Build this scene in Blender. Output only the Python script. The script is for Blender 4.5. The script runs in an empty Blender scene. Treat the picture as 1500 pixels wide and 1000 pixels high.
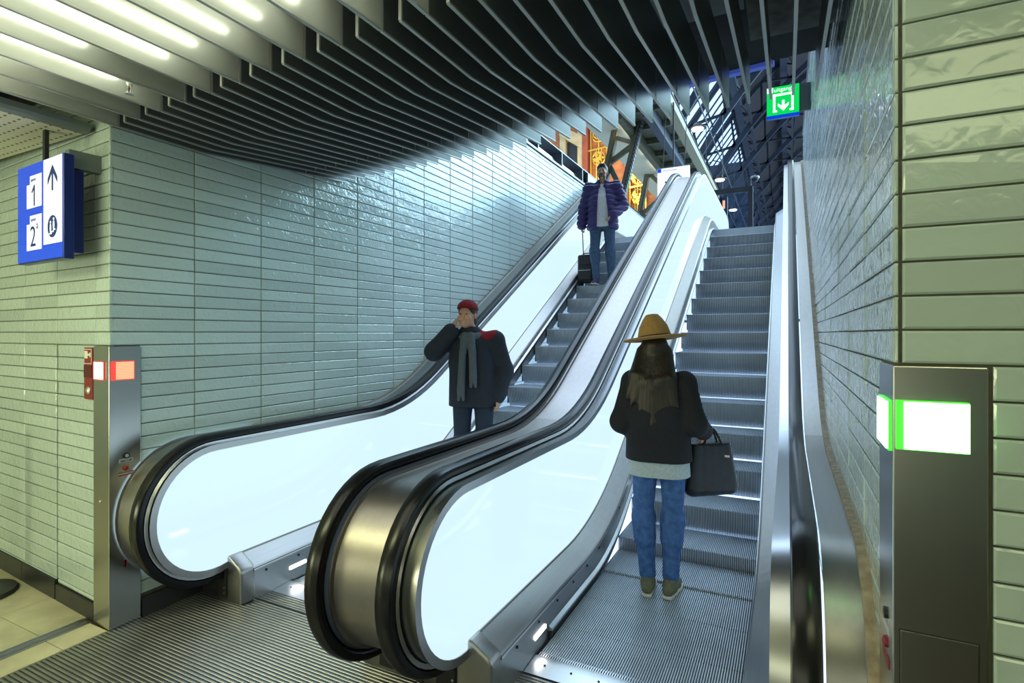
import bpy, bmesh, math, random
import numpy as np
from mathutils import Vector, Matrix
random.seed(7)
rng = np.random.RandomState(7)
SC = bpy.context.scene
COL = SC.collection
PI = math.pi
T30 = math.tan(math.radians(30))

# ---------------------------------------------------------------- camera, world, lights, exposure
YAW = math.atan(403 / 800.0)
cam = bpy.data.cameras.new('camera'); camo = bpy.data.objects.new('camera', cam); COL.objects.link(camo)
cam.sensor_width = 36.0; cam.lens = 36.0 * 800 / 1500.0; cam.shift_y = -12 / 1500.0
cam.clip_start = 0.02; cam.clip_end = 300
camo.location = (0, 0, 1.68); camo.rotation_euler = (PI / 2, 0, YAW)
SC.camera = camo
SC.view_settings.view_transform = 'Standard'; SC.view_settings.look = 'None'
SC.view_settings.gamma = 1.0; SC.view_settings.use_curve_mapping = False
SC.view_settings.exposure = 0.14
W = bpy.data.worlds.new('world'); SC.world = W; W.use_nodes = True
bg = W.node_tree.nodes['Background']; bg.inputs[0].default_value = (0.50, 0.70, 1.0, 1); bg.inputs[1].default_value = 2.2

def area(name, loc, target, sx, sy, power, col):
    l = bpy.data.lights.new(name, 'AREA'); l.shape = 'RECTANGLE'; l.size = sx; l.size_y = sy
    l.energy = power; l.color = col
    o = bpy.data.objects.new(name, l); COL.objects.link(o); o.location = loc
    d = Vector(target) - Vector(loc); o.rotation_euler = d.to_track_quat('-Z', 'Y').to_euler()
    return o
area('hall_daylight', (8.0, 24.0, 11.5), (-3.4, 2.6, 2.0), 11, 10, 4600, (0.52, 0.83, 1.0))
area('hall_daylight', (-1.0, 12.0, 12.0), (-2.2, 4.2, 1.0), 10, 8, 520, (0.66, 0.86, 1.0))
area('facade_fill', (-6.6, 20.8, 9.0), (-6.8, 24.0, 9.2), 3.0, 1.5, 190, (1.0, 0.80, 0.45))  # added area light, brightens the brick facade
area('corridor_luminaire', (-3.1, -0.5, 2.8), (-3.5, 1.3, 0.4), 1.6, 0.7, 38, (0.96, 1.0, 0.55))
area('corridor_luminaire', (0.9, -0.3, 2.8), (0.5, 1.2, 1.0), 1.2, 0.6, 9.5, (0.96, 1.0, 0.55))
area('rear_fill', (-1.6, -2.3, 1.2), (-1.7, 1.6, 0.4), 4.0, 0.8, 22, (0.98, 1.0, 0.68))  # added fill behind the camera for walls, baffles and steel drum
area('soffit_fill', (-5.6, -2.3, 1.0), (-4.8, 1.0, 2.7), 1.6, 0.8, 60, (0.98, 1.0, 0.60))  # added upward fill, lifts the dark corridor soffit

# ---------------------------------------------------------------- materials
def mat(name, col, rough=0.5, metal=0.0, emit=None, estr=1.0, spec=0.5, alpha=None):
    m = bpy.data.materials.new(name); m.use_nodes = True
    b = m.node_tree.nodes['Principled BSDF']
    b.inputs['Base Color'].default_value = (*col, 1); b.inputs['Roughness'].default_value = rough
    b.inputs['Metallic'].default_value = metal; b.inputs['Specular IOR Level'].default_value = spec
    if emit: b.inputs['Emission Color'].default_value = (*emit, 1); b.inputs['Emission Strength'].default_value = estr
    return m
def N(m, t, **kw):
    n = m.node_tree.nodes.new(t)
    for k, v in kw.items(): setattr(n, k, v)
    return n
def L(m, a, b): m.node_tree.links.new(a, b)
def noisy(m, scale=(8, 8, 8), amt=0.15, bump=0.0, dist=0.002, detail=3, rough_amt=0.0, fac_scale=1.0):
    """colour grain, roughness grain and fine relief from one world-space noise"""
    nt = m.node_tree; b = nt.nodes['Principled BSDF']
    g = N(m, 'ShaderNodeNewGeometry'); mp = N(m, 'ShaderNodeMapping'); mp.inputs['Scale'].default_value = scale
    no = N(m, 'ShaderNodeTexNoise'); no.inputs['Scale'].default_value = fac_scale; no.inputs['Detail'].default_value = detail
    L(m, g.outputs['Position'], mp.inputs['Vector']); L(m, mp.outputs['Vector'], no.inputs['Vector'])
    if amt:
        c = b.inputs['Base Color'].default_value[:3]
        r = N(m, 'ShaderNodeMapRange'); r.inputs['From Min'].default_value = 0.3; r.inputs['From Max'].default_value = 0.7
        r.inputs['To Min'].default_value = 1 - amt; r.inputs['To Max'].default_value = 1 + amt
        L(m, no.outputs['Fac'], r.inputs['Value'])
        mx = N(m, 'ShaderNodeVectorMath', operation='SCALE'); mx.inputs[0].default_value = c
        L(m, r.outputs['Result'], mx.inputs['Scale']); L(m, mx.outputs['Vector'], b.inputs['Base Color'])
    if rough_amt:
        r = N(m, 'ShaderNodeMapRange'); v = b.inputs['Roughness'].default_value
        r.inputs['To Min'].default_value = max(0, v - rough_amt); r.inputs['To Max'].default_value = v + rough_amt
        L(m, no.outputs['Fac'], r.inputs['Value']); L(m, r.outputs['Result'], b.inputs['Roughness'])
    if bump:
        bp = N(m, 'ShaderNodeBump'); bp.inputs['Strength'].default_value = bump; bp.inputs['Distance'].default_value = dist
        L(m, no.outputs['Fac'], bp.inputs['Height']); L(m, bp.outputs['Normal'], b.inputs['Normal'])
    return m

def tile_material(name, col, rough=0.07, b1=0.5, b2=0.5):
    m = mat(name, col, rough)
    b = m.node_tree.nodes['Principled BSDF']
    g = N(m, 'ShaderNodeNewGeometry'); oi = N(m, 'ShaderNodeObjectInfo')
    off = N(m, 'ShaderNodeVectorMath', operation='SCALE'); off.inputs[0].default_value = (37, 11, 23)
    L(m, oi.outputs['Random'], off.inputs['Scale'])
    ad = N(m, 'ShaderNodeVectorMath', operation='ADD'); L(m, g.outputs['Position'], ad.inputs[0]); L(m, off.outputs['Vector'], ad.inputs[1])
    n1 = N(m, 'ShaderNodeTexNoise'); n1.inputs['Scale'].default_value = 13; n1.inputs['Detail'].default_value = 1.5; n1.inputs['Distortion'].default_value = 0.6
    n2 = N(m, 'ShaderNodeTexNoise'); n2.inputs['Scale'].default_value = 24; n2.inputs['Detail'].default_value = 1.5; n2.inputs['Distortion'].default_value = 1.4
    L(m, ad.outputs['Vector'], n1.inputs['Vector']); L(m, ad.outputs['Vector'], n2.inputs['Vector'])
    p1 = N(m, 'ShaderNodeBump'); p1.inputs['Strength'].default_value = b1; p1.inputs['Distance'].default_value = 0.010
    p2 = N(m, 'ShaderNodeBump'); p2.inputs['Strength'].default_value = b2; p2.inputs['Distance'].default_value = 0.0040
    L(m, n1.outputs['Fac'], p1.inputs['Height']); L(m, n2.outputs['Fac'], p2.inputs['Height'])
    L(m, p1.outputs['Normal'], p2.inputs['Normal']); L(m, p2.outputs['Normal'], b.inputs['Normal'])
    r = N(m, 'ShaderNodeMapRange'); r.inputs['To Min'].default_value = 0.90; r.inputs['To Max'].default_value = 1.10
    L(m, oi.outputs['Random'], r.inputs['Value'])
    mx = N(m, 'ShaderNodeVectorMath', operation='SCALE'); mx.inputs[0].default_value = col
    L(m, r.outputs['Result'], mx.inputs['Scale']); L(m, mx.outputs['Vector'], b.inputs['Base Color'])
    return m

M = {}
M['tile'] = tile_material('glazed_green_tile', (0.48, 0.58, 0.56), b1=0.30, b2=1.0)
M['tile_near'] = tile_material('glazed_green_tile_smooth', (0.46, 0.56, 0.52), rough=0.12, b1=0.30, b2=0.22)
M['grout'] = noisy(mat('grout', (0.12, 0.12, 0.085), 0.9), (30, 30, 30), 0.2)
M['steel'] = mat('brushed_steel', (0.46, 0.46, 0.455), 0.30, 1.0)
M['steel_satin'] = noisy(mat('satin_steel', (0.38, 0.37, 0.355), 0.36, 1.0), (40, 2, 40), 0.04)
M['steel_clad'] = noisy(mat('cladding_steel', (0.37, 0.335, 0.31), 0.38, 1.0), (40, 2, 40), 0.04)
M['steel_pillar'] = noisy(mat('pillar_steel', (0.50, 0.50, 0.47), 0.27, 1.0), (60, 60, 2), 0.02)
M['alu'] = mat('aluminium', (0.66, 0.67, 0.68), 0.32, 1.0)
M['rib'] = noisy(mat('ribbed_plate', (0.34, 0.345, 0.335), 0.36, 0.9), (4, 4, 4), 0.18, rough_amt=0.08)
M['dark_gap'] = mat('dark_gap', (0.012, 0.012, 0.013), 0.6)
M['rubber'] = mat('black_rubber', (0.010, 0.010, 0.012), 0.24, spec=0.35)
M['panel'] = mat('backlit_glass', (0.10, 0.11, 0.12), 0.06, 0, (0.62, 0.83, 0.95), 0.98)
M['step'] = noisy(mat('step_metal', (0.54, 0.61, 0.69), 0.42, 0.35), (6, 6, 6), 0.08)
M['stepgap'] = mat('step_groove', (0.06, 0.065, 0.07), 0.6, 0.3)
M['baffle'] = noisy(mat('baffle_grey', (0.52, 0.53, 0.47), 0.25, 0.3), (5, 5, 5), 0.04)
M['baffle_shaded'] = noisy(mat('baffle_grey_shaded', (0.10, 0.105, 0.105), 0.32, 0.2), (5, 5, 5), 0.05)  # darker copy of the baffle finish: shade beyond the tubes put into the colour
M['baffle_edge'] = mat('baffle_edge', (0.42, 0.43, 0.41), 0.35, 0.5)
M['plenum'] = noisy(mat('plenum_black', (0.016, 0.017, 0.016), 0.8), (3, 3, 3), 0.2)
M['concrete'] = noisy(mat('concrete', (0.22, 0.22, 0.20), 0.85), (14, 14, 14), 0.25, bump=0.3, dist=0.004)
M['baseboard'] = noisy(mat('black_skirting', (0.022, 0.024, 0.026), 0.35), (8, 8, 8), 0.2)
M['stone'] = noisy(mat('beige_stone', (0.56, 0.52, 0.36), 0.38), (5, 5, 5), 0.22, bump=0.1, detail=5)
M['stone_joint'] = mat('stone_joint', (0.07, 0.06, 0.04), 0.9)
M['tube'] = mat('fluorescent_tube', (0.8, 0.8, 0.75), 0.4, 0, (0.95, 1.0, 0.80), 11.0)
M['white_lamp'] = mat('lamp_white', (0.9, 0.9, 0.9), 0.4, 0, (1.0, 0.95, 0.82), 8.0)
M['spot'] = mat('skirt_spot', (0.9, 0.9, 0.9), 0.4, 0, (1.0, 1.0, 1.0), 9.0)
M['sign_blue'] = mat('sign_blue_lit', (0.01, 0.05, 0.4), 0.25, 0, (0.0, 0.05, 0.62), 0.8)
M['sign_blue_side'] = mat('sign_blue_paint', (0.008, 0.022, 0.16), 0.3)
M['sign_white'] = mat('sign_white_lit', (0.7, 0.7, 0.7), 0.3, 0, (0.86, 0.90, 0.92), 0.8)
M['sign_ink'] = mat('sign_ink', (0.01, 0.04, 0.30), 0.35)
M['exit_green'] = mat('exit_green_lit', (0.0, 0.3, 0.05), 0.3, 0, (0.0, 0.62, 0.09), 1.0)
M['exit_white'] = mat('exit_white_lit', (0.8, 0.8, 0.8), 0.3, 0, (0.9, 1.0, 0.92), 1.0)
M['led_green'] = mat('led_green', (0.1, 0.5, 0.1), 0.3, 0, (0.30, 1.0, 0.26), 9.0)
M['led_green_rim'] = mat('led_green_rim', (0.05, 0.4, 0.05), 0.3, 0, (0.06, 1.0, 0.03), 0.9)
M['led_red'] = mat('led_red', (0.5, 0.1, 0.05), 0.3, 0, (1.0, 0.34, 0.18), 1.7)
M['led_red_hot'] = mat('led_red_hot', (0.5, 0.1, 0.05), 0.3, 0, (1.0, 0.55, 0.42), 3.2)
M['led_red_rim'] = mat('led_red_rim', (0.4, 0.02, 0.02), 0.3, 0, (1.0, 0.08, 0.06), 0.8)
M['red_box'] = mat('red_paint', (0.24, 0.018, 0.014), 0.35)
M['red_glass'] = mat('red_glass', (0.10, 0.0, 0.0), 0.08)
M['white_print'] = mat('white_print', (0.75, 0.74, 0.68), 0.5)
M['label_grey'] = mat('label_grey', (0.45, 0.5, 0.52), 0.4)
M['black_print'] = mat('black_print', (0.01, 0.01, 0.012), 0.4)
M['perf'] = mat('perforated_board', (0.62, 0.61, 0.52), 0.7)
M['fascia'] = mat('fascia_grey', (0.16, 0.19, 0.20), 0.45)
M['brick'] = noisy(mat('orange_brick', (0.36, 0.13, 0.045), 0.8), (2, 2, 8), 0.3, bump=0.2)
M['brick_red'] = noisy(mat('red_lacquer', (0.25, 0.055, 0.02), 0.6), (2, 2, 2), 0.2)
M['gold'] = mat('gilded_iron', (0.85, 0.58, 0.10), 0.32, 0.85)
M['mortar'] = noisy(mat('pale_mortar', (0.33, 0.27, 0.19), 0.9), (30, 30, 30), 0.3, bump=0.5)
M['sand'] = noisy(mat('sandstone', (0.42, 0.36, 0.20), 0.8), (4, 4, 4), 0.15)
M['olive'] = noisy(mat('olive_iron', (0.105, 0.10, 0.055), 0.55), (6, 6, 6), 0.15)
M['canopy'] = mat('canopy_cream', (0.55, 0.50, 0.34), 0.6)
M['tan_beam'] = mat('tan_beam', (0.30, 0.25, 0.15), 0.6)
M['iron_blue'] = mat('blue_grey_iron', (0.030, 0.040, 0.056), 0.5)
M['iron_dark'] = mat('dark_iron', (0.018, 0.021, 0.027), 0.55)
M['roof_board'] = noisy(mat('roof_boards', (0.018, 0.016, 0.015), 0.8), (2, 6, 2), 0.3)
M['lampshade'] = mat('lampshade_black', (0.012, 0.012, 0.014), 0.4)
M['blue_strip'] = mat('blue_light_strip', (0.05, 0.1, 0.5), 0.4, 0, (0.05, 0.09, 0.42), 0.45)
M['parapet'] = noisy(mat('parapet_zinc', (0.28, 0.30, 0.33), 0.42, 0.6), (6, 6, 6), 0.06)

def glass_mat(name, tint=(0.85, 0.92, 1.0), gl=0.02):
    m = bpy.data.materials.new(name); m.use_nodes = True; nt = m.node_tree; nt.nodes.clear()
    o = N(m, 'ShaderNodeOutputMaterial'); t = N(m, 'ShaderNodeBsdfTransparent'); t.inputs[0].default_value = (*tint, 1)
    g = N(m, 'ShaderNodeBsdfGlossy'); g.inputs['Roughness'].default_value = 0.03
    x = N(m, 'ShaderNodeMixShader'); x.inputs[0].default_value = gl
    L(m, t.outputs[0], x.inputs[1]); L(m, g.outputs[0], x.inputs[2]); L(m, x.outputs[0], o.inputs[0])
    return m
M['glass'] = glass_mat('clear_glass')
# perforations of the corridor soffit: flat slots in rows
def perforate(m):
    b = m.node_tree.nodes['Principled BSDF']; g = N(m, 'ShaderNodeNewGeometry')
    s = N(m, 'ShaderNodeSeparateXYZ'); L(m, g.outputs['Position'], s.inputs[0])
    def wave(sock, pitch, frac):
        a = N(m, 'ShaderNodeMath', operation='MULTIPLY'); a.inputs[1].default_value = 1 / pitch; L(m, sock, a.inputs[0])
        f = N(m, 'ShaderNodeMath', operation='FRACT'); L(m, a.outputs[0], f.inputs[0])
        l = N(m, 'ShaderNodeMath', operation='LESS_THAN'); l.inputs[1].default_value = frac; L(m, f.outputs[0], l.inputs[0])
        return l.outputs[0]
    k = N(m, 'ShaderNodeMath', operation='MULTIPLY'); L(m, wave(s.outputs['X'], 0.055, 0.42), k.inputs[0]); L(m, wave(s.outputs['Y'], 0.060, 0.20), k.inputs[1])
    mx = N(m, 'ShaderNodeMix', data_type='RGBA'); mx.inputs['A'].default_value = (0.62, 0.61, 0.52, 1); mx.inputs['B'].default_value = (0.06, 0.06, 0.045, 1)
    L(m, k.outputs[0], mx.inputs['Factor']); L(m, mx.outputs['Result'], b.inputs['Base Color'])
perforate(M['perf'])

# ---------------------------------------------------------------- helpers
def link(name, me, m=None, parent=None, smooth=False):
    o = bpy.data.objects.new(name, me); COL.objects.link(o)
    if m is not None and len(me.materials) == 0: me.materials.append(m)
    if parent is not None: o.parent = parent
    if smooth:
        for p in me.polygons: p.use_smooth = True
    return o
def mesh(name, V, F):
    me = bpy.data.meshes.new(name); me.from_pydata([tuple(v) for v in V], [], [tuple(f) for f in F]); me.update(); return me
def root(name, loc=(0, 0, 0), label=None, cat=None, group=None, kind=None):
    o = bpy.data.objects.new(name, None); COL.objects.link(o); o.location = loc; o.empty_display_size = 0.05
    return tag(o, label, cat, group, kind)
def tag(o, label=None, cat=None, group=None, kind=None):
    if label: o['label'] = label
    if cat: o['category'] = cat
    if group: o['group'] = group
    if kind: o['kind'] = kind
    return o
class MB:
    def __init__(s): s.V = []; s.F = []
    def add(s, V, F):
        n = len(s.V); s.V += [tuple(v) for v in V]; s.F += [tuple(i + n for i in f) for f in F]; return s
    def box(s, x0, x1, y0, y1, z0, z1):
        return s.add([(x0, y0, z0), (x1, y0, z0), (x1, y1, z0), (x0, y1, z0), (x0, y0, z1), (x1, y0, z1), (x1, y1, z1), (x0, y1, z1)],
                     [(3, 2, 1, 0), (4, 5, 6, 7), (0, 1, 5, 4), (1, 2, 6, 5), (2, 3, 7, 6), (3, 0, 4, 7)])
    def bar(s, a, b, w, h=None, up=(0, 0, 1)):
        h = h or w; a = Vector(a); b = Vector(b); d = (b - a).normalized(); u = Vector(up)
        if abs(d.dot(u)) > 0.98: u = Vector((0, 1, 0))
        x = d.cross(u).normalized() * (w / 2); y = x.cross(d).normalized() * (h / 2)
        V = [p + sx * x + sy * y for p in (a, b) for sx, sy in ((-1, -1), (1, -1), (1, 1), (-1, 1))]
        return s.add(V, [(0, 1, 2, 3), (7, 6, 5, 4), (0, 4, 5, 1), (1, 5, 6, 2), (2, 6, 7, 3), (3, 7, 4, 0)])
    def tube(s, pts, r, n=8, cap=True):
        pts = [Vector(p) for p in pts]; k = len(pts); rs = r if isinstance(r, (list, tuple)) else [r] * k; V = []; F = []
        for i, p in enumerate(pts):
            d = (pts[min(i + 1, k - 1)] - pts[max(i - 1, 0)]).normalized()
            u = Vector((0, 0, 1)) if abs(d.z) < 0.95 else Vector((0, 1, 0))
            x = d.cross(u).normalized(); y = x.cross(d)
            for j in range(n):
                a = 2 * PI * j / n; V.append(p + (x * math.cos(a) + y * math.sin(a)) * rs[i])
        for i in range(k - 1):
            for j in range(n): F.append((i * n + j, i * n + (j + 1) % n, (i + 1) * n + (j + 1) % n, (i + 1) * n + j))
        if cap: F.append(tuple(range(n - 1, -1, -1))); F.append(tuple((k - 1) * n + j for j in range(n)))
        return s.add(V, F)
    def lathe(s, prof, c, n=20, axis='z'):
        V = []; F = []; c = Vector(c)
        for r, h in prof:
            for j in range(n):
                a = 2 * PI * j / n; x, y = r * math.cos(a), r * math.sin(a)
                V.append(c + (Vector((x, y, h)) if axis == 'z' else Vector((x, h, y)) if axis == 'y' else Vector((h, x, y))))
        for i in range(len(prof) - 1):
            for j in range(n): F.append((i * n + j, i * n + (j + 1) % n, (i + 1) * n + (j + 1) % n, (i + 1) * n + j))
        F.append(tuple(range(n))); F.append(tuple((len(prof) - 1) * n + j for j in range(n)))
        return s.add(V, F)
    def prism(s, poly, o, ex, ey, ez, t):
        """extrude 2D polygon (in ex, ey at o) by t along ez"""
        o = Vector(o); ex = Vector(ex); ey = Vector(ey); ez = Vector(ez); n = len(poly)
        V = [o + ex * p[0] + ey * p[1] for p in poly] + [o + ex * p[0] + ey * p[1] + ez * t for p in poly]
        F = [tuple(range(n - 1, -1, -1)), tuple(range(n, 2 * n))] + [(i, (i + 1) % n, (i + 1) % n + n, i + n) for i in range(n)]
        return s.add(V, F)
    def build(s, name, m, parent=None, smooth=False, bevel=0.0, seg=2):
        me = mesh(name, s.V, s.F)
        bm = bmesh.new(); bm.from_mesh(me)
        bmesh.ops.recalc_face_normals(bm, faces=bm.faces)
        if bevel:
            ed = [e for e in bm.edges if len(e.link_faces) == 2 and e.calc_face_angle(0) > 0.5]
            bmesh.ops.bevel(bm, geom=ed, offset=bevel, segments=seg, affect='EDGES', profile=0.5)
        bm.to_mesh(me); bm.free()
        o = link(name, me, m, parent)
        if smooth:
            for p in me.polygons: p.use_smooth = True
            try: me.set_sharp_from_angle(angle=math.radians(35))
            except Exception: pass
        return o
def text(s, name, body, size, m, parent, o, ex, ey, ez, align='CENTER', ext=0.0008):
    c = bpy.data.curves.new(name, 'FONT'); c.body = body; c.size = size; c.extrude = ext; c.align_x = align; c.align_y = 'CENTER'; c.resolution_u = 3
    t = bpy.data.objects.new(name, c); COL.objects.link(t)
    dg = bpy.context.evaluated_depsgraph_get(); me = bpy.data.meshes.new_from_object(t.evaluated_get(dg))
    bpy.data.objects.remove(t); bpy.data.curves.remove(c)
    ex, ey, ez = Vector(ex), Vector(ey), Vector(ez)
    mm = Matrix((( ex.x * s, ey.x, ez.x, o[0]), (ex.y * s, ey.y, ez.y, o[1]), (ex.z * s, ey.z, ez.z, o[2]), (0, 0, 0, 1)))
    me.transform(mm); me.materials.clear(); me.materials.append(m)
    return link(name, me, m, parent)

# escalator height profile shared by everything that follows the incline
RISE = 3.49
def rise(y, yk, w1=0.5, w2=0.4):
    def ramp(u, w):
        if u <= -w: return 0.0
        if u >= w: return T30 * u
        return T30 * (u + w) ** 2 / (4 * w)
    return ramp(y - yk, w1) - ramp(y - (yk + RISE / T30), w2)
# ---------------------------------------------------------------- tiled walls
FX = Vector((-math.sin(YAW), math.cos(YAW), 0)); RX = Vector((math.cos(YAW), math.sin(YAW), 0)); CAM = Vector((0, 0, 1.68))
def shown(p):
    q = Vector(p) - CAM; d = q.dot(FX)
    if d < 0.05: return None
    return (750 + 800 * q.dot(RX) / d, 488 - 800 * q.z / d)
TILE_CACHE = {}
def tile_mesh(w, h, tm='tile'):
    key = (tm, round(w, 3), round(h, 3), random.randrange(4) if (abs(w - 0.5) < 0.03) else 0)
    if key in TILE_CACHE: return TILE_CACHE[key]
    g = 0.0025; b = 0.005; V = []
    for y, i in ((0, 0), (0.007, 0), (0.0105, b)):
        for x, z in ((g + i, g + i), (w - g - i, g + i), (w - g - i, h - g - i), (g + i, h - g - i)):
            V.append((x, y + (random.uniform(-0.0012, 0.0012) if i else 0), z))
    F = [(8, 11, 10, 9)]
    for a in (0, 4):
        for j in range(4): F.append((a + j, a + 4 + j, a + 4 + (j + 1) % 4, a + (j + 1) % 4))
    me = mesh('tile', V, F); bm = bmesh.new(); bm.from_mesh(me); bmesh.ops.recalc_face_normals(bm, faces=bm.faces); bm.to_mesh(me); bm.free()
    me.materials.append(M[tm]); TILE_CACHE[key] = me; return me
def tile_wall(par, O, d, n, cells, limit=298, tm='tile'):
    O = Vector(O); d = Vector(d).normalized(); n = Vector(n).normalized(); up = Vector((0, 0, 1)); flip = d.cross(n).z < 0
    rank = []
    for (s0, s1, z0, z1, vis) in cells:
        a = 0.0
        if vis:
            q = [shown(O + d * s + up * z) for s, z in ((s0, z0), (s1, z0), (s1, z1), (s0, z1))]
            if all(q) and any(-20 < p[0] < 1520 and -20 < p[1] < 1020 for p in q):
                a = abs(sum(q[i][0] * q[(i + 1) % 4][1] - q[(i + 1) % 4][0] * q[i][1] for i in range(4))) / 2
        rank.append((a, s0, s1, z0, z1))
    rank.sort(reverse=True)
    rest = MB()
    for i, (a, s0, s1, z0, z1) in enumerate(rank):
        u = -d if flip else d; o = O + d * (s1 if flip else s0) + up * z0
        mm = Matrix(((u.x, n.x, 0, o.x), (u.y, n.y, 0, o.y), (u.z, n.z, 1, o.z), (0, 0, 0, 1)))
        me = tile_mesh(s1 - s0, z1 - z0, tm)
        tilt = Matrix.Rotation(random.uniform(-0.004, 0.004), 4, 'Z') @ Matrix.Rotation(random.uniform(-0.006, 0.006), 4, 'X')
        if i < limit and a > 0:
            t = link('tile', me, None, par); t.matrix_world = mm @ tilt
        else:
            rest.add([mm @ tilt @ v.co for v in me.vertices], [tuple(p.vertices) for p in me.polygons])
    if rest.F:
        r = rest.build('tile_field', M[tm], par); r['kind'] = 'stuff'
ROW = 0.0778; Z0 = 1.610
def rows(zlo, zhi):
    k = math.floor((zlo - Z0) / ROW); out = []
    while Z0 + k * ROW < zhi - 0.005:
        a, b = max(zlo, Z0 + k * ROW), min(zhi, Z0 + (k + 1) * ROW)
        if b - a > 0.02: out.append((a, b))
        k += 1
    return out
def struct(name): return root(name, kind='structure')

# teal-lit wall beside the down escalator
wl = struct('wall_left')
MB().box(-3.60, -3.434, 1.76, 13.4, -0.1, 4.47).build('wall_core', M['grout'], wl)
cells = []
for a, b in rows(0.115, 4.46):
    y = 1.733
    while y < 13.3:
        e = y + 0.5
        lo = 1.90 if b < Z0 + 0.01 and y < 1.9 else y
        vis = (y < 2.3 and b > 0.1) or b > 0.9 + rise(y, 4.05)
        cells.append((lo, e, a, b, vis)); y = e
tile_wall(wl, (-3.434, 0, 0), (0, 1, 0), (1, 0, 0), cells)
MB().box(-3.61, -3.40, 1.76, 13.4, 4.47, 4.50).build('wall_coping', M['parapet'], wl)

# corridor wall, a few degrees off square
GD = Vector((-1, 0.066, 0)).normalized(); GN = Vector((-0.066, -1, 0)).normalized(); GO = Vector((-3.425, 1.744, 0))
wg = struct('wall_corridor')
p = [GO + GD * 0.0 - GN * 0.01, GO + GD * 4.6 - GN * 0.01, GO + GD * 4.6 - GN * 0.2, GO - GN * 0.2 + GD * 0.18]
MB().prism([(q.x, q.y) for q in p], (0, 0, -0.05), (1, 0, 0), (0, 1, 0), (0, 0, 1), 3.4).build('wall_core', M['grout'], wg)
cells = []
ed = [0.0, 0.188, 0.70, 1.20, 1.70, 2.20, 2.70, 3.20, 3.70, 4.20]
for a, b in rows(0.105, 3.2):
    for i in range(len(ed) - 1):
        s0, s1 = ed[i], ed[i + 1]
        if i == 0 and b < Z0 + 0.01: continue
        if i == 1 and b < Z0 + 0.01: s1 -= 0.009
        if i == 2 and b < Z0 + 0.01: s0 += 0.009
        cells.append((s0, s1, a, b, True))
tile_wall(wg, GO - GN * 0.01, GD, GN, cells)

# right wall and the green pier face beside it
wr = struct('wall_right')
MB().box(0.229, 0.42, 1.535, 9.6, -0.1, 4.75).build('wall_core', M['grout'], wr)
cells = []
for a, b in rows(0.02, 4.74):
    y = 1.55
    while y < 9.6:
        e = min(y + 0.5, 9.6); lo = 1.725 if (b < Z0 + 0.01 and y < 1.7) else (1.527 if y < 1.6 else y)
        cells.append((lo, e, a, b, b > 0.9 + rise(y, 4.05) - 0.35)); y = e
tile_wall(wr, (0.229, 0, 0), (0, 1, 0), (-1, 0, 0), cells)
MB().box(0.21, 0.43, 1.6, 9.6, 4.75, 4.78).build('wall_coping', M['parapet'], wr)
wf = struct('wall_front')
MB().box(0.225, 2.8, 1.527, 1.72, -0.1, 3.4).build('wall_core', M['grout'], wf)
cells = []
for a, b in rows(0.02, 3.3):
    low = b < Z0 + 0.01
    if not low: cells.append((0.219, 0.2305, a, b, True))
    x = 0.395 if low else 0.2335
    while x < 2.7:
        e = 0.72 if x < 0.5 else x + 0.5
        cells.append((x, e, a, b, True)); x = e
tile_wall(wf, (0, 1.527, 0), (1, 0, 0), (0, -1, 0), cells, tm='tile_near')

# room closers out of view
wb = struct('wall_back'); MB().box(-8, 3, -2.8, -2.6, -0.1, 3.6).build('wall_core', M['tile'], wb)
we = struct('wall_corridor_end'); MB().box(-8.2, -8, -2.8, 2.2, -0.1, 3.6).build('wall_core', M['tile'], we)
wz = struct('wall_front_end'); MB().box(2.8, 3.0, -2.8, 1.7, -0.1, 3.6).build('wall_core', M['tile'], wz)

# baseboards
bl = struct('baseboard_left'); MB().box(-3.434, -3.412, 1.905, 13.2, 0, 0.112).build('skirting', M['baseboard'], bl)
bc = struct('baseboard_corridor')
for s0, s1, z1 in ((0.188, 0.69, 0.10), (0.705, 1.21, 0.125), (1.215, 4.5, 0.125)):
    MB().prism([(q.x, q.y) for q in (GO + GD * s0 - GN * 0.008, GO + GD * s1 - GN * 0.008, GO + GD * s1 + GN * 0.012, GO + GD * s0 + GN * 0.012)], (0, 0, 0), (1, 0, 0), (0, 1, 0), (0, 0, 1), z1).build('skirting', M['baseboard'], bc, bevel=0.002, seg=1)

# ---------------------------------------------------------------- floors
fl = struct('floor')
MB().box(-8, 3, -2.8, 2.6, -0.14, -0.012).build('floor_bed', M['stone_joint'], fl)
xs = [-3.706, -4.18, -4.78, -5.38, -5.98, -6.58, -7.18, -7.78]; ys = [-2.5, -1.87, -1.27, -0.67, -0.07, 0.53, 0.93, 1.528, 1.96]
for i in range(len(xs) - 1):
    for j in range(len(ys) - 1):
        MB().box(xs[i + 1] + 0.002, xs[i] - 0.002, ys[j] + 0.002, ys[j + 1] - 0.002, -0.012, 0.0).build('stone_tile', M['stone'], fl, bevel=0.0015, seg=1)
ys2 = [-2.5, -1.5, -0.9, -0.3, 0.3, 0.92, 1.517, 1.73]
for j in range(len(ys2) - 1):
    MB().box(-3.611, -3.432, ys2[j] + 0.002, ys2[j + 1] - 0.002, -0.012, 0.0).build('stone_tile', M['stone'], fl, bevel=0.0015, seg=1)
MB().box(-3.706, -3.613, -2.5, 1.735, -0.012, -0.004).build('drain_channel', M['steel_satin'], fl)
m = MB()
for x in (-3.704, -3.664, -3.651, -3.619): m.box(x, x + 0.005, -2.5, 1.73, -0.006, 0.002)
m.build('channel_rail', M['alu'], fl)
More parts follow.
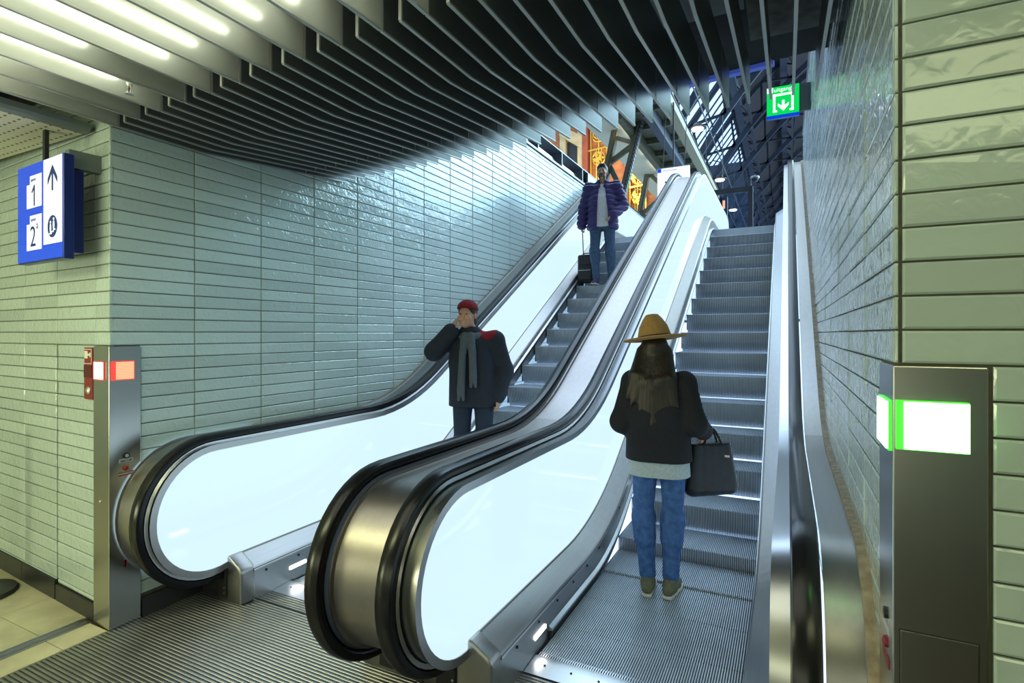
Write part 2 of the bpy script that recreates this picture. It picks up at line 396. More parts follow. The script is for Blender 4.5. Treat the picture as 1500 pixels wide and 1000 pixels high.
def ribbed(x0, x1, y0, y1, name='landing_plate'):
    pl = MB().box(x0, x1, y0, y1, -0.012, -0.005).build(name, M['stepgap'], fl)
    m = MB(); y = y0 + 0.006
    while y < y1 - 0.012:
        m.add([(x0, y, -0.006), (x1, y, -0.006), (x1, y + 0.003, 0.0), (x0, y + 0.003, 0.0), (x1, y + 0.0105, 0.0), (x0, y + 0.0105, 0.0), (x1, y + 0.0135, -0.006), (x0, y + 0.0135, -0.006)],
              [(0, 1, 2, 3), (3, 2, 4, 5), (5, 4, 6, 7)]); y += 0.0215
    r = m.build('rib', M['rib'], pl); r['kind'] = 'stuff'
    return pl
ribbed(-3.425, -1.60, -2.5, 2.362); ribbed(-1.595, 0.3, -2.5, 1.55); ribbed(-1.595, -0.0, 1.555, 2.45)
ribbed(-3.05, -1.93, 2.368, 2.56); ribbed(-1.17, -0.165, 2.455, 2.52)
MB().box(-3.06, -1.92, 2.362, 2.368, -0.01, 0.0006).box(-1.6, -1.594, -2.5, 2.3, -0.01, 0.0006).build('plate_joint', M['dark_gap'], fl)
up = root('floor', kind='structure')
MB().box(-16, 3.2, 10.1, 70, 3.30, 3.485).build('platform_deck', M['step'], up)
MB().box(-16, -3.62, 3.5, 10.1, 3.30, 3.485).build('platform_deck', M['step'], up)

# ---------------------------------------------------------------- slatted ceiling
ce = struct('ceiling')
MB().box(-8, 3, -2.8, 3.30, 3.40, 3.6).build('ceiling_slab', M['plenum'], ce)
MB().add([(-3.42, 3.3, 3.40), (0.22, 3.3, 3.40), (0.22, 3.79, 3.40), (-3.42, 4.15, 3.40), (-3.42, 3.3, 3.62), (0.22, 3.3, 3.62), (0.22, 3.79, 3.62), (-3.42, 4.15, 3.62)],
         [(3, 2, 1, 0), (4, 5, 6, 7), (0, 1, 5, 4), (1, 2, 6, 5), (2, 3, 7, 6), (3, 0, 4, 7)]).build('ceiling_slab', M['plenum'], ce)
MB().box(-0.18, 0.225, 2.75, 3.27, 3.285, 3.40).build('beam', M['concrete'], ce)
MB().box(-1.5, -0.19, 2.3, 3.02, 3.33, 3.40).box(-1.0, -0.5, 1.2, 2.3, 3.34, 3.4).build('duct', M['fascia'], ce, bevel=0.004, seg=1)
MB().bar((-1.3, 3.99, 3.40), (-0.075, 3.83, 3.40), 0.05, 0.05).build('light_strip', M['blue_strip'], ce)
BX = [-3.402 + 0.1107 * k for k in range(33)]
def baffle(x, y0, y1, pts, m_='baffle_shaded'):
    """thin hanging plate; pts = bottom line (y, z); turned lower lip and end lip"""
    t = 0.0045; hgt = 0.21
    def zb(y):
        for (a, za), (b, zb_) in zip(pts, pts[1:]):
            if y <= b + 1e-6: return za + (zb_ - za) * (y - a) / (b - a)
        return pts[-1][1]
    ys = [y0] + [q[0] for q in pts if y0 < q[0] < y1] + [y1]
    poly = [(y, zb(y)) for y in ys] + [(y, zb(y) + hgt) for y in reversed(ys)]
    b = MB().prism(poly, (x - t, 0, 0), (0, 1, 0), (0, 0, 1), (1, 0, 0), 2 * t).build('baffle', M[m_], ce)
    m = MB()
    for a, c in zip(ys, ys[1:]): m.bar((x, a, zb(a)), (x, c, zb(c)), 0.014, 0.008)
    if y0 > 1: m.box(x - 0.007, x + 0.007, y0 - 0.004, y0 + 0.004, zb(y0), zb(y0) + hgt)
    m.build('lip', M['baffle_edge'], b)
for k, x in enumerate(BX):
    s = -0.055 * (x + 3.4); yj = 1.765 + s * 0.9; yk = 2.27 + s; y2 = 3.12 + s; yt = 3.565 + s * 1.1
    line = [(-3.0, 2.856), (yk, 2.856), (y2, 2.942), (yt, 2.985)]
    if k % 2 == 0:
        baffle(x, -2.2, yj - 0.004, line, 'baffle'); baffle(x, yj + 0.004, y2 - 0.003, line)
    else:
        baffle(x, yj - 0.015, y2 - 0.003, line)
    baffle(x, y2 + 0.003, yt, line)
ords = 'first second third fourth fifth sixth seventh eighth ninth tenth eleventh twelfth thirteenth fourteenth fifteenth sixteenth'.split()
n = 0
for k in range(0, 32, 2):
    x = BX[k]; ye = 1.335 if k == 6 else 1.30 if k < 4 else 1.565 - 0.0035 * (k - 8)
    t = root('fluorescent_tube', (x + 0.106, ye - 0.75, 2.985 + (0.03 if k < 4 else 0)), 'lit fluorescent tube between pale ceiling slats, %s from the corridor wall' % ords[n], 'lamp', 'fluorescent tubes between the pale slats'); n += 1
    MB().tube([(0, -0.75, 0), (0, 0.75, 0)], 0.013, 10).build('glass_tube', M['tube'], t, smooth=True)
    m = MB().box(-0.012, 0.012, -0.77, 0.77, 0.02, 0.05)
    for yy in (-0.765, 0.765): m.tube([(0, yy - 0.012, 0), (0, yy + 0.012, 0)], 0.015, 8).box(-0.008, 0.008, yy - 0.008, yy + 0.008, 0, 0.03)
    for yy in (-0.5, 0.5): m.box(-0.004, 0.004, yy, yy + 0.008, 0.05, 0.38)
    m.build('lamp_holder', M['fascia'], t)
# corridor soffit with perforated boards
cs = root('ceiling', kind='structure')
MB().box(-8, -3.66, -2.6, 1.72, 2.842, 2.86).build('perforated_board', M['perf'], cs)
MB().prism([(-3.66, 2.838), (-3.612, 2.845), (-3.600, 2.862), (-3.600, 2.893), (-3.66, 2.893)], (0, -2.6, 0), (1, 0, 0), (0, 0, 1), (0, 1, 0), 4.325).build('fascia', M['fascia'], cs)
# sprinkler head
sp = root('sprinkler', (-2.83, 1.52, 2.83), 'small chrome sprinkler head hanging below the dark slat gap', 'sprinkler')
MB().tube([(0, 0, 0.06), (0, 0, 0.56)], 0.008, 8).build('pipe', M['alu'], sp, smooth=True)
MB().lathe([(0.012, 0.06), (0.014, 0.05), (0.009, 0.038)], (0, 0, 0), 12).build('body', M['alu'], sp, smooth=True)
m = MB()
for s in (-1, 1): m.tube([(s * 0.008, 0, 0.04), (s * 0.014, 0, 0.025), (s * 0.010, 0, 0.008), (0, 0, 0.004)], 0.003, 6)
m.build('frame_arm', M['alu'], sp, smooth=True)
MB().tube([(0, 0, 0.008), (0, 0, 0.036)], 0.0035, 6).build('bulb', M['red_glass'], sp, smooth=True)
MB().lathe([(0.018, 0.004), (0.019, 0.001), (0.006, -0.002)], (0, 0, 0), 14).build('deflector', M['alu'], sp)
# ---------------------------------------------------------------- escalators
ZC = 0.605
def rail_path(cy, yk, yend=14.2, R=0.42, step=0.12):
    """side view line of the handrail base: bottom of the newel, round its front, up the incline, round the top newel"""
    P = []
    for i in range(0, 27):
        a = math.radians(-78 - 192 * i / 26.0)           # -78 .. -270 : under, front, top
        P.append((cy + R * math.cos(a), ZC + R * math.sin(a)))
    y = cy + step
    while y < yend:
        P.append((y, ZC + R + rise(y, yk))); y += step
    for i in range(0, 17):
        a = math.radians(90 - 170 * i / 16.0)
        P.append((yend + R * math.cos(a), ZC + RISE + R * math.sin(a)))
    Nn = []
    for i in range(len(P)):
        a, b = P[max(i - 1, 0)], P[min(i + 1, len(P) - 1)]
        t = Vector((b[0] - a[0], b[1] - a[1])).normalized(); Nn.append((-t.y, t.x))
    return P, Nn
def sweep(path, sec, name, m, parent, closed=True, smooth=True):
    P, Nn = path; k = len(sec); V = []; F = []
    for (y, z), (ny, nz) in zip(P, Nn):
        for x, nn in sec: V.append((x, y + ny * nn, z + nz * nn))
    r = k if closed else k - 1
    for i in range(len(P) - 1):
        for j in range(r): F.append((i * k + j, i * k + (j + 1) % k, (i + 1) * k + (j + 1) % k, (i + 1) * k + j))
    if closed: F.append(tuple(range(k))); F.append(tuple((len(P) - 1) * k + j for j in range(k - 1, -1, -1)))
    return MB().add(V, F).build(name, m, parent, smooth=smooth)
def strip(parent, name, m, xz, ys, zf, closed=False, smooth=True, loc=None):
    """cross-section xz = [(x, dz)] carried along y with height zf(y)"""
    V = []; F = []; k = len(xz)
    for y in ys:
        for x, dz in xz: V.append((x, y, zf(y) + dz))
    r = k if closed else k - 1
    for i in range(len(ys) - 1):
        for j in range(r): F.append((i * k + j, i * k + (j + 1) % k, (i + 1) * k + (j + 1) % k, (i + 1) * k + j))
    if closed: F.append(tuple(range(k))); F.append(tuple((len(ys) - 1) * k + j for j in range(k - 1, -1, -1)))
    return MB().add(V, F).build(name, m, parent, smooth=smooth)
def frange(a, b, s):
    n = max(1, int(round((b - a) / s))); return [a + (b - a) * i / n for i in range(n + 1)]
STEP_ME = {}
def step_mesh(w):
    """one escalator step: ribbed tread and ribbed, slightly bowed riser; origin at its front top edge"""
    if w in STEP_ME: return STEP_ME[w]
    body = MB()
    body.box(0.004, w - 0.004, 0.012, 0.42, -0.03, -0.008)
    pr = [(0.0, -0.004), (0.0, -0.012), (0.004, -0.06), (0.014, -0.12), (0.034, -0.18), (0.06, -0.235)]
    V = []; F = []
    for y, z in pr: V += [(0.004, y + 0.009, z), (w - 0.004, y + 0.009, z)]
    for i in range(len(pr) - 1): F.append((2 * i, 2 * i + 1, 2 * i + 3, 2 * i + 2))
    body.add(V, F)
    for x in (0.0, w - 0.003): body.box(x, x + 0.003, 0.01, 0.40, -0.2, -0.002)
    me = body.build('step', M['stepgap'], None).data
    rib = MB(); pitch = 0.0122; x = 0.006
    prof = [(0.40, 0.0)] + [(0.004, 0.0), (-0.001, -0.006)] + [(y, z) for y, z in pr[2:]]
    while x < w - 0.010:
        V = []; F = []
        for i, (y, z) in enumerate(prof):
            dn = 0.009
            if i == 0: dy, dz = 0, -dn
            elif i == 1: dy, dz = dn, -dn
            else: dy, dz = dn, 0
            V += [(x, y + dy, z + dz), (x + 0.0012, y, z), (x + 0.0058, y, z), (x + 0.007, y + dy, z + dz)]
        for i in range(len(prof) - 1):
            for j in range(3): F.append((i * 4 + j, i * 4 + j + 1, i * 4 + 5 + j, i * 4 + 4 + j))
        rib.add(V, F); x += pitch
    rme = rib.build('step_rib', M['step'], None).data
    for o in list(COL.objects):
        if o.data in (me, rme): bpy.data.objects.remove(o)
    STEP_ME[w] = (me, rme); return STEP_ME[w]

def side(esc, xp, s, cy, yk, ykd, rail_x, spot_y, y_comb, cap_y):
    """one balustrade. s = +1 when the steps lie towards +x of it. xp: glass face plane; rail_x: (x0, x1) of the handrail"""
    path = rail_path(cy, yk)
    a, b = rail_x; c = (a + b) / 2; h = (b - a) / 2
    sec = [(c - h * 0.55, -0.012), (c - h, 0.0), (c - h, 0.018), (c - h * 0.86, 0.031), (c - h * 0.5, 0.037), (c, 0.0385), (c + h * 0.5, 0.037), (c + h * 0.86, 0.031), (c + h, 0.018), (c + h, 0.0), (c + h * 0.55, -0.012)]
    sweep(path, sec, 'handrail', M['rubber'], esc)
    g = sweep(path, [(c - h * 0.75, -0.042), (c - h * 0.75, -0.016), (c + h * 0.75, -0.016), (c + h * 0.75, -0.042)], 'handrail_guide', M['dark_gap'], esc)
    e = xp - 0.004 * s
    x0, x1 = sorted((xp + 0.006 * s, c + s * h * 0.55))
    fr = sweep(path, [(x0, -0.062), (x0, -0.040), (x1, -0.024), (x1, -0.062)], 'panel_frame', M['steel'], esc)
    ca = sweep(path, [(c + s * h * 0.98, -0.028), (c + s * h * 0.98, -0.008), (c + s * h * 0.7, -0.008), (c + s * h * 0.7, -0.028)], 'rail_trim', M['alu'], esc)
    # lit glass, cut into panes
    zd = lambda y: 0.275 + rise(y, ykd, 0.6, 0.3)
    R = 0.42 - 0.062; yend = 14.2
    def up(y):
        if y < cy: return ZC + math.sqrt(max(R * R - (cy - y) ** 2, 0))
        if y > yend: return ZC + RISE + math.sqrt(max(R * R - (y - yend) ** 2, 0))
        return ZC + R + rise(y, yk)
    def lo(y):
        if y < cap_y + 0.06: return ZC - math.sqrt(max(R * R - (cy - y) ** 2, 0)) if y < cy else ZC - R
        if y > yend: return max(ZC + RISE - math.sqrt(max(R * R - (y - yend) ** 2, 0)), 0)
        return zd(y)
    cuts = [cy - R + 1e-4, 3.24, 4.9, 6.6, 8.3, 10.0, 11.7, 13.4, yend + R - 1e-4]
    for i in range(len(cuts) - 1):
        y0, y1 = cuts[i], cuts[i + 1]
        ys = frange(y0, y1, 0.08)
        if i == 0: ys = [cy - R * math.cos(PI / 2 * j / 14) for j in range(0, 15)][0:15] + frange(cy + 0.02, y1, 0.08)
        if i == len(cuts) - 2: ys = frange(y0, yend, 0.08) + [yend + R * math.sin(PI / 2 * j / 10) * 0.9999 for j in range(1, 11)]
        gap = 0.0015 if i else 0
        ys[0] += gap
        V = []; F = []
        for y in ys: V += [(xp, y, lo(y)), (xp, y, up(y)), (xp - s * 0.012, y, lo(y)), (xp - s * 0.012, y, up(y))]
        n = len(ys)
        for j in range(n - 1):
            q = 4 * j
            F += [(q, q + 1, q + 5, q + 4), (q + 2, q + 6, q + 7, q + 3), (q + 1, q + 3, q + 7, q + 5), (q, q + 4, q + 6, q + 2)]
        F += [(0, 2, 3, 1), (4 * n - 4, 4 * n - 3, 4 * n - 1, 4 * n - 2)]
        pm = MB().add(V, F).build('light_panel', M['panel'], esc)
    # sloping inner deck and skirt
    xs = xp + s * 0.125                                     # skirt plane
    ys = frange(cap_y + 0.09, 3.0, 0.3) + frange(3.1, 5.0, 0.1) + frange(5.2, 9.4, 0.4) + frange(9.5, 10.8, 0.1) + [12.0, 14.2]
    strip(esc, 'inner_deck', M['steel_satin'], [(xp + s * 0.001, 0.010), (xp + s * 0.008, 0.010), (xp + s * 0.010, 0.0), (xs - s * 0.008, -0.066), (xs, -0.074), (xs, -0.088)], ys, zd, smooth=False)
    strip(esc, 'deck_edge_trim', M['alu'], [(xs + s * 0.002, -0.080), (xs + s * 0.004, -0.083), (xs + s * 0.004, -0.092), (xs, -0.096)], ys, zd)
    sk = strip(esc, 'skirt_panel', M['steel'], [(xs - s * 0.002, -0.085), (xs - s * 0.002, -0.34)], ys, zd)
    br0 = y_comb + 0.22
    yb = [y for y in ys if y > br0 + 0.05]; yb = [br0] + yb
    zb = lambda y: 0.055 + rise(y, 4.0, 0.5, 0.4)
    strip(esc, 'skirt_brush', M['alu'], [(xs, 0.018), (xs + s * 0.020, 0.006), (xs + s * 0.022, -0.004), (xs, -0.008)], yb, zb, closed=True, smooth=False)
    strip(esc, 'brush_bristle', M['dark_gap'], [(xs + s * 0.001, -0.008), (xs + s * 0.020, -0.006), (xs + s * 0.006, -0.06), (xs + s * 0.001, -0.06)], yb, zb, closed=True, smooth=False)
    y = cy + 0.26
    while y < 9.8:
        MB().lathe([(0.0075, 0), (0.0075, s * 0.003), (0.004, s * 0.004)], (xs, y, zd(y) - 0.118), 10, axis='x').build('bolt', M['dark_gap'], sk)
        y += 0.26 if y < 3.6 else 0.5
    # rounded end cap where the handrail dives in
    xw = xp - s * 0.30
    yf = cap_y
    prof = [(0, 0.0), (0, 0.215), (0.015, 0.235), (0.125, 0.285), (0.30, 0.285)]
    if s < 0: pass
    xa, xb_ = sorted((xp - s * 0.25, xs))
    pts = [(xs, 0.0), (xs, 0.20), (xs - s * 0.02, 0.225), (xp + s * 0.004, 0.288), (xp - s * 0.25, 0.288), (xp - s * 0.25, 0.0)]
    cap = MB().prism(pts, (0, yf, 0.0), (1, 0, 0), (0, 0, 1), (0, 1, 0), 0.105).build('end_cap', M['steel_satin'], esc, bevel=0.014, seg=3)
    for p in cap.data.polygons: p.use_smooth = True
    x0, x1 = sorted((c - 0.055, c + 0.055))
    MB().box(x0, x1, yf - 0.012, yf + 0.002, 0.03, 0.225).build('rail_inlet', M['dark_gap'], esc, bevel=0.008)
    m = MB()
    for zz in (0.06, 0.09): m.lathe([(0.006, 0), (0.006, -0.003)], (x1 - 0.015, yf - 0.012, zz), 8, axis='y')
    m.build('inlet_screw', M['alu'], esc)
    # comb light let into the skirt
    x0, x1 = sorted((xs - s * 0.001, xs + s * 0.003))
    sl = MB().box(x0, x1, spot_y, spot_y + 0.14, 0.082, 0.104).build('comb_light', M['spot'], esc, bevel=0.001, seg=1)
    return zd
def escalator(label, xl, xr, y_comb, ykd, ykl, ykr, cyl, cyr, rl, rr, phase, cl, cr):
    e = root('escalator', ((xl + xr) / 2, 0, 0), label, 'escalator')
    e.location = (0, 0, 0)
    side(e, xl - 0.125, 1, cyl, ykl, ykd, rl, y_comb + 0.04, y_comb, cl)
    side(e, xr + 0.125, -1, cyr, ykr, ykd, rr, y_comb + 0.04, y_comb, cr)
    w = round(xr - xl - 0.012, 3); me, rme = step_mesh(w)
    y = y_comb + 0.03 - phase; SY = []
    while y < 10.7:
        z = rise(y + 0.05, 4.05)
        if z < 0.012: z = 0
        if z > RISE - 0.012: z = RISE - 0.001
        st = link('step', me, None, e); st.location = (xl + 0.006, y, z)
        rb = link('step_rib', rme, None, st); rb['kind'] = 'stuff'
        SY.append((y, z)); y += 0.40
    # comb plate: smooth nose with teeth
    ys = [y_comb - 0.10, y_comb - 0.05, y_comb - 0.01, y_comb + 0.03, y_comb + 0.055]
    cp = strip(e, 'comb_plate', M['alu'], [(xl, 0), (xl + 0.03, 0), (xr - 0.03, 0), (xr, 0)], ys, lambda t: {0: 0.0, 1: 0.004, 2: 0.008, 3: 0.009, 4: 0.004}[min(range(5), key=lambda i: abs(ys[i] - t))], smooth=True)
    m = MB(); x = xl + 0.012
    while x < xr - 0.02:
        m.box(x, x + 0.006, y_comb + 0.05, y_comb + 0.085, -0.004, 0.005); x += 0.0122
    m.build('comb_tooth', M['alu'], cp)['kind'] = 'stuff'
    for i in range(7):
        MB().lathe([(0.006, 0.0), (0.006, 0.002), (0.003, 0.003)], (xl + 0.08 + (xr - xl - 0.16) * i / 6, y_comb - 0.02, 0.0075), 8).build('comb_screw', M['dark_gap'], cp)
    return e, SY
escL, SYL = escalator('left escalator beside the teal tiled wall, with two men riding down', -3.00, -1.93, 2.58, 4.10, 4.09, 3.84, 2.175, 2.09, (-3.222, -3.142), (-1.80, -1.72), 0.0, 2.25, 2.14)
escR, SYR = escalator('right escalator carrying the woman in a hat up its empty ribbed steps', -1.17, -0.165, 2.55, 3.95, 3.90, 3.90, 2.12, 2.10, (-1.45, -1.37), (0.008, 0.088), 0.05, 2.125, 2.12)
def step_at(SY, y):
    return max((s for s in SY if s[0] <= y), key=lambda s: s[0])[1]
# brushed steel sheets: over the middle balustrade, and from the outer rails to the walls
def sheet(name, label, x0, p0, x1, p1, nx=7, drop=-0.006, lip=0.010, m='steel_satin'):
    o = root(name, (0, 0, 0), label, 'cladding')
    (P0, N0), (P1, N1) = p0, p1; k = len(P0)
    cuts = [0, 40, 60, 80, 100, k - 1]
    fr = [0.0, 0.02, 0.035, 0.05] + [0.05 + 0.9 * i / nx for i in range(1, nx)] + [0.95, 0.965, 0.98, 1.0]
    nn = [drop + lip] * 3 + [drop] * (len(fr) - 6) + [drop + lip] * 3
    for c0, c1 in zip(cuts, cuts[1:]):
        V = []; F = []; q = len(fr)
        for i in range(c0, c1 + 1):
            for f, d in zip(fr, nn):
                y = P0[i][0] * (1 - f) + P1[i][0] * f; z = P0[i][1] * (1 - f) + P1[i][1] * f
                ny = N0[i][0] * (1 - f) + N1[i][0] * f; nz = N0[i][1] * (1 - f) + N1[i][1] * f
                V.append((x0 * (1 - f) + x1 * f, y + ny * d - (0.0008 if i == c1 else 0), z + nz * d))
        for i in range(c1 - c0):
            for j in range(q - 1): F.append((i * q + j, i * q + j + 1, (i + 1) * q + j + 1, (i + 1) * q + j))
        MB().add(V, F).build('steel_sheet', M[m], o, smooth=True)
    return o
pl, pm, pr_ = rail_path(2.175, 4.09), rail_path(2.09, 3.84), rail_path(2.12, 3.90)
def same(a, n):   # trim to equal length
    return (a[0][:n], a[1][:n])
nmin = min(len(pm[0]), len(pr_[0]), len(pl[0]))
sheet('centre_cladding', 'wide brushed steel sheet bent over the middle balustrade and its drum-like end', -1.714, same(pm, nmin), -1.456, same(pr_, nmin), drop=-0.040, lip=0.016, m='steel_clad')
sheet('wall_cladding', 'narrow steel strip between the left handrail and the tiled wall', -3.402, same(pl, nmin), -3.230, same(pl, nmin), nx=3)
sheet('wall_cladding', 'curved steel strip between the right handrail and the right wall', 0.096, same(pr_, nmin), 0.192, same(pr_, nmin), nx=3, drop=-0.012, lip=0.0)
for x0, x1, path, wall in ((0.193, 0.226, pr_, wr), (-3.425, -3.404, pl, wl)):
    P, Nn = path; cut = 8 if x0 > 0 else 30
    o = sweep((P[cut:], Nn[cut:]), [(x0, -0.03), (x0, 0.002), (x1, 0.006), (x1, -0.03)], 'mortar_joint', M['mortar'], wall, smooth=False)
# ---------------------------------------------------------------- steel corner posts with signal lights
post = root('signal_post', (-3.50, 1.80, 0), 'steel corner post with a lit red signal band and two small buttons', 'post')
def rel(o, par):  # keep world placement under a placed root
    o.matrix_parent_inverse = par.matrix_world.inverted(); return o
bpy.context.view_layer.update()
def PB(mb, name, m, par, **kw):
    return rel(mb.build(name, m, None, **kw), par) if False else _pb(mb, name, m, par, **kw)
def _pb(mb, name, m, par, **kw):
    o = mb.build(name, m, par, **kw); top = par
    off = Vector((0, 0, 0))
    while top is not None: off += top.location; top = top.parent
    o.data.transform(Matrix.Translation(-off)); return o
def wtext(name, body, size, m, par, o, ex, ey, ez, **kw):
    top = par; off = Vector((0, 0, 0))
    while top is not None: off += top.location; top = top.parent
    return text(1, name, body, size, m, par, Vector(o) - off, ex, ey, ez, **kw)
cas = _pb(MB().prism([(-3.416, 1.729), (-3.416, 1.899), (-3.60, 1.899), (-3.605, 1.742)], (0, 0, 0.0), (1, 0, 0), (0, 1, 0), (0, 0, 1), 1.606), 'casing', M['steel_pillar'], post, bevel=0.003)
m = MB().box(-3.4165, -3.413, 1.74, 1.862, 1.411, 1.521); _pb(m, 'signal_rim', M['led_red_rim'], post)
m = MB()
ny, nz = 14, 11
for i in range(ny):
    for j in range(nz):
        y0 = 1.762 + 0.096 * i / ny; z0 = 1.416 + 0.100 * j / nz; m.box(-3.414, -3.4115, y0 + 0.0006, y0 + 0.096 / ny - 0.0006, z0 + 0.0008, z0 + 0.100 / nz - 0.0008)
o = _pb(m, 'led_grid', M['led_red'], post); o['kind'] = 'stuff'; o['label'] = 'orange red grid of small square lights'
g = MB().prism([(-3.470, 1.7298), (-3.590, 1.7378), (-3.590, 1.7348), (-3.470, 1.7268)], (0, 0, 1.411), (1, 0, 0), (0, 1, 0), (0, 0, 1), 0.108); _pb(g, 'signal_rim', M['led_red_rim'], post)
g = MB().prism([(-3.472, 1.7268), (-3.584, 1.7346), (-3.584, 1.7330), (-3.472, 1.7252)], (0, 0, 1.417), (1, 0, 0), (0, 1, 0), (0, 0, 1), 0.097); o = _pb(g, 'signal_lens', M['led_red_hot'], post); o['label'] = 'glaring pinkish white lens'
g = MB().box(-3.4155, -3.4125, 1.736, 1.759, 1.414, 1.518); _pb(g, 'signal_corner', M['led_red_rim'], post)
bt = _pb(MB().lathe([(0.0165, 0), (0.0165, 0.006), (0.010, 0.007)], (-3.416, 1.818, 0.974), 20, axis='x'), 'key_switch', M['black_print'], post)
_pb(MB().lathe([(0.0095, 0), (0.0095, 0.003)], (-3.4095, 1.818, 0.974), 16, axis='x').box(-3.407, -3.4055, 1.8165, 1.8195, 0.968, 0.983), 'key_slot', M['label_grey'], bt)
lb = _pb(MB().box(-3.4165, -3.4145, 1.779, 1.857, 0.936, 0.956), 'switch_label', M['label_grey'], post); lb['label'] = 'pale grey label under the key switch'
wtext('lettering', 'Aan / uit', 0.018, M['black_print'], lb, (-3.4138, 1.818, 0.946), (0, 1, 0), (0, 0, 1), (1, 0, 0))
bt = _pb(MB().lathe([(0.0155, 0), (0.0155, 0.005), (0.010, 0.011), (0.004, 0.012)], (-3.416, 1.816, 0.902), 20, axis='x'), 'stop_button', M['red_box'], post, smooth=True); bt['label'] = 'dark red emergency stop button'
lb = _pb(MB().box(-3.4165, -3.4145, 1.779, 1.860, 0.860, 0.881), 'stop_label', M['red_box'], post); lb['label'] = 'red label under the stop button'
wtext('lettering', 'NOODSTOP', 0.0145, M['white_print'], lb, (-3.4138, 1.8195, 0.8705), (0, 1, 0), (0, 0, 1), (1, 0, 0))
_pb(MB().box(-3.4165, -3.4145, 1.807, 1.821, 0.33, 0.372), 'lock_slot', M['red_glass'], post, bevel=0.003, seg=1)
g = MB().lathe([(0.008, 0), (0.008, -0.005), (0.004, -0.006)], (-3.520, 1.7365, 0.715), 12, axis='y'); _pb(g, 'lock', M['alu'], post)

post2 = root('signal_post', (0.30, 1.60, 0), 'steel corner post with a glaring green signal panel and an access hatch', 'post')
_pb(MB().box(0.2165, 0.388, 1.512, 1.715, 0.0, 1.606), 'casing', M['steel_pillar'], post2, bevel=0.003)
_pb(MB().box(0.222, 0.354, 1.5025, 1.513, 1.417, 1.528), 'signal_rim', M['led_green_rim'], post2)
o = _pb(MB().box(0.236, 0.3525, 1.496, 1.503, 1.4195, 1.5255), 'signal_lens', M['led_green'], post2); o['label'] = 'glaring white green lit panel'
_pb(MB().box(0.210, 0.217, 1.525, 1.680, 1.408, 1.523), 'signal_rim', M['led_green_rim'], post2)
o = _pb(MB().box(0.206, 0.2105, 1.530, 1.676, 1.412, 1.519), 'signal_lens', M['led_green'], post2); o['label'] = 'narrow lit side panel'
h = _pb(MB().box(0.231, 0.370, 1.5095, 1.513, 0.30, 1.004), 'access_hatch', M['steel_pillar'], post2, bevel=0.001, seg=1)
_pb(MB().box(0.2285, 0.2305, 1.5112, 1.5125, 0.30, 1.006).box(0.3705, 0.3725, 1.5112, 1.5125, 0.30, 1.006).box(0.2285, 0.3725, 1.5112, 1.5125, 1.0045, 1.0065), 'hatch_gap', M['dark_gap'], post2)
k = _pb(MB().lathe([(0.014, 0), (0.014, -0.006), (0.008, -0.007)], (0.2165, 1.60, 1.0), 16, axis='x'), 'key_switch', M['black_print'], post2)
_pb(MB().box(0.2145, 0.2165, 1.558, 1.642, 0.962, 0.978), 'switch_label', M['label_grey'], post2)
_pb(MB().lathe([(0.014, 0), (0.014, -0.005), (0.005, -0.009)], (0.2165, 1.60, 0.93), 16, axis='x'), 'stop_button', M['red_box'], post2)
lb = _pb(MB().box(0.2145, 0.2165, 1.555, 1.645, 0.884, 0.906), 'stop_label', M['red_box'], post2)

# ---------------------------------------------------------------- fire hose call plate on the corridor wall
P = lambda s, out: GO + GD * s + GN * out
fire = root('fire_alarm_plate', tuple(P(0.245, 0.0)) , 'narrow red fire alarm plate set in the green tiles beside the red-lit post', 'fire alarm')
fire.location.z = 1.445
def fb(s0, s1, z0, z1, o0, o1, name, m, par=None, **kw):
    q = [P(s0, o0), P(s1, o0), P(s1, o1), P(s0, o1)]
    return _pb(MB().prism([(v.x, v.y) for v in q], (0, 0, z0), (1, 0, 0), (0, 1, 0), (0, 0, 1), z1 - z0), name, m, par or fire, **kw)
fb(0.198, 0.303, 1.292, 1.596, -0.01, 0.012, 'casing', M['red_box'], bevel=0.002, seg=1)
st = fb(0.206, 0.297, 1.500, 1.588, 0.012, 0.0135, 'pictogram_plate', M['white_print'])
fb(0.210, 0.293, 1.504, 1.584, 0.0135, 0.0142, 'pictogram_field', M['red_box'], st)
fb(0.250, 0.288, 1.532, 1.576, 0.0142, 0.0150, 'pictogram_reel', M['white_print'], st)
fb(0.224, 0.250, 1.548, 1.560, 0.0142, 0.0150, 'pictogram_hose', M['white_print'], st)
fb(0.212, 0.226, 1.540, 1.567, 0.0142, 0.0150, 'pictogram_nozzle', M['white_print'], st)
o = fb(0.202, 0.299, 1.420, 1.492, 0.010, 0.0145, 'indicator_glass', M['red_glass']); o['label'] = 'dark glossy red glass strip'
q = P(0.24, 0.012)
_pb(MB().lathe([(0.024, 0.0), (0.024, -0.006), (0.016, -0.012), (0.006, -0.013)], (q.x, q.y, 1.345), 20, axis='y'), 'call_button', M['alu'], fire, smooth=True)

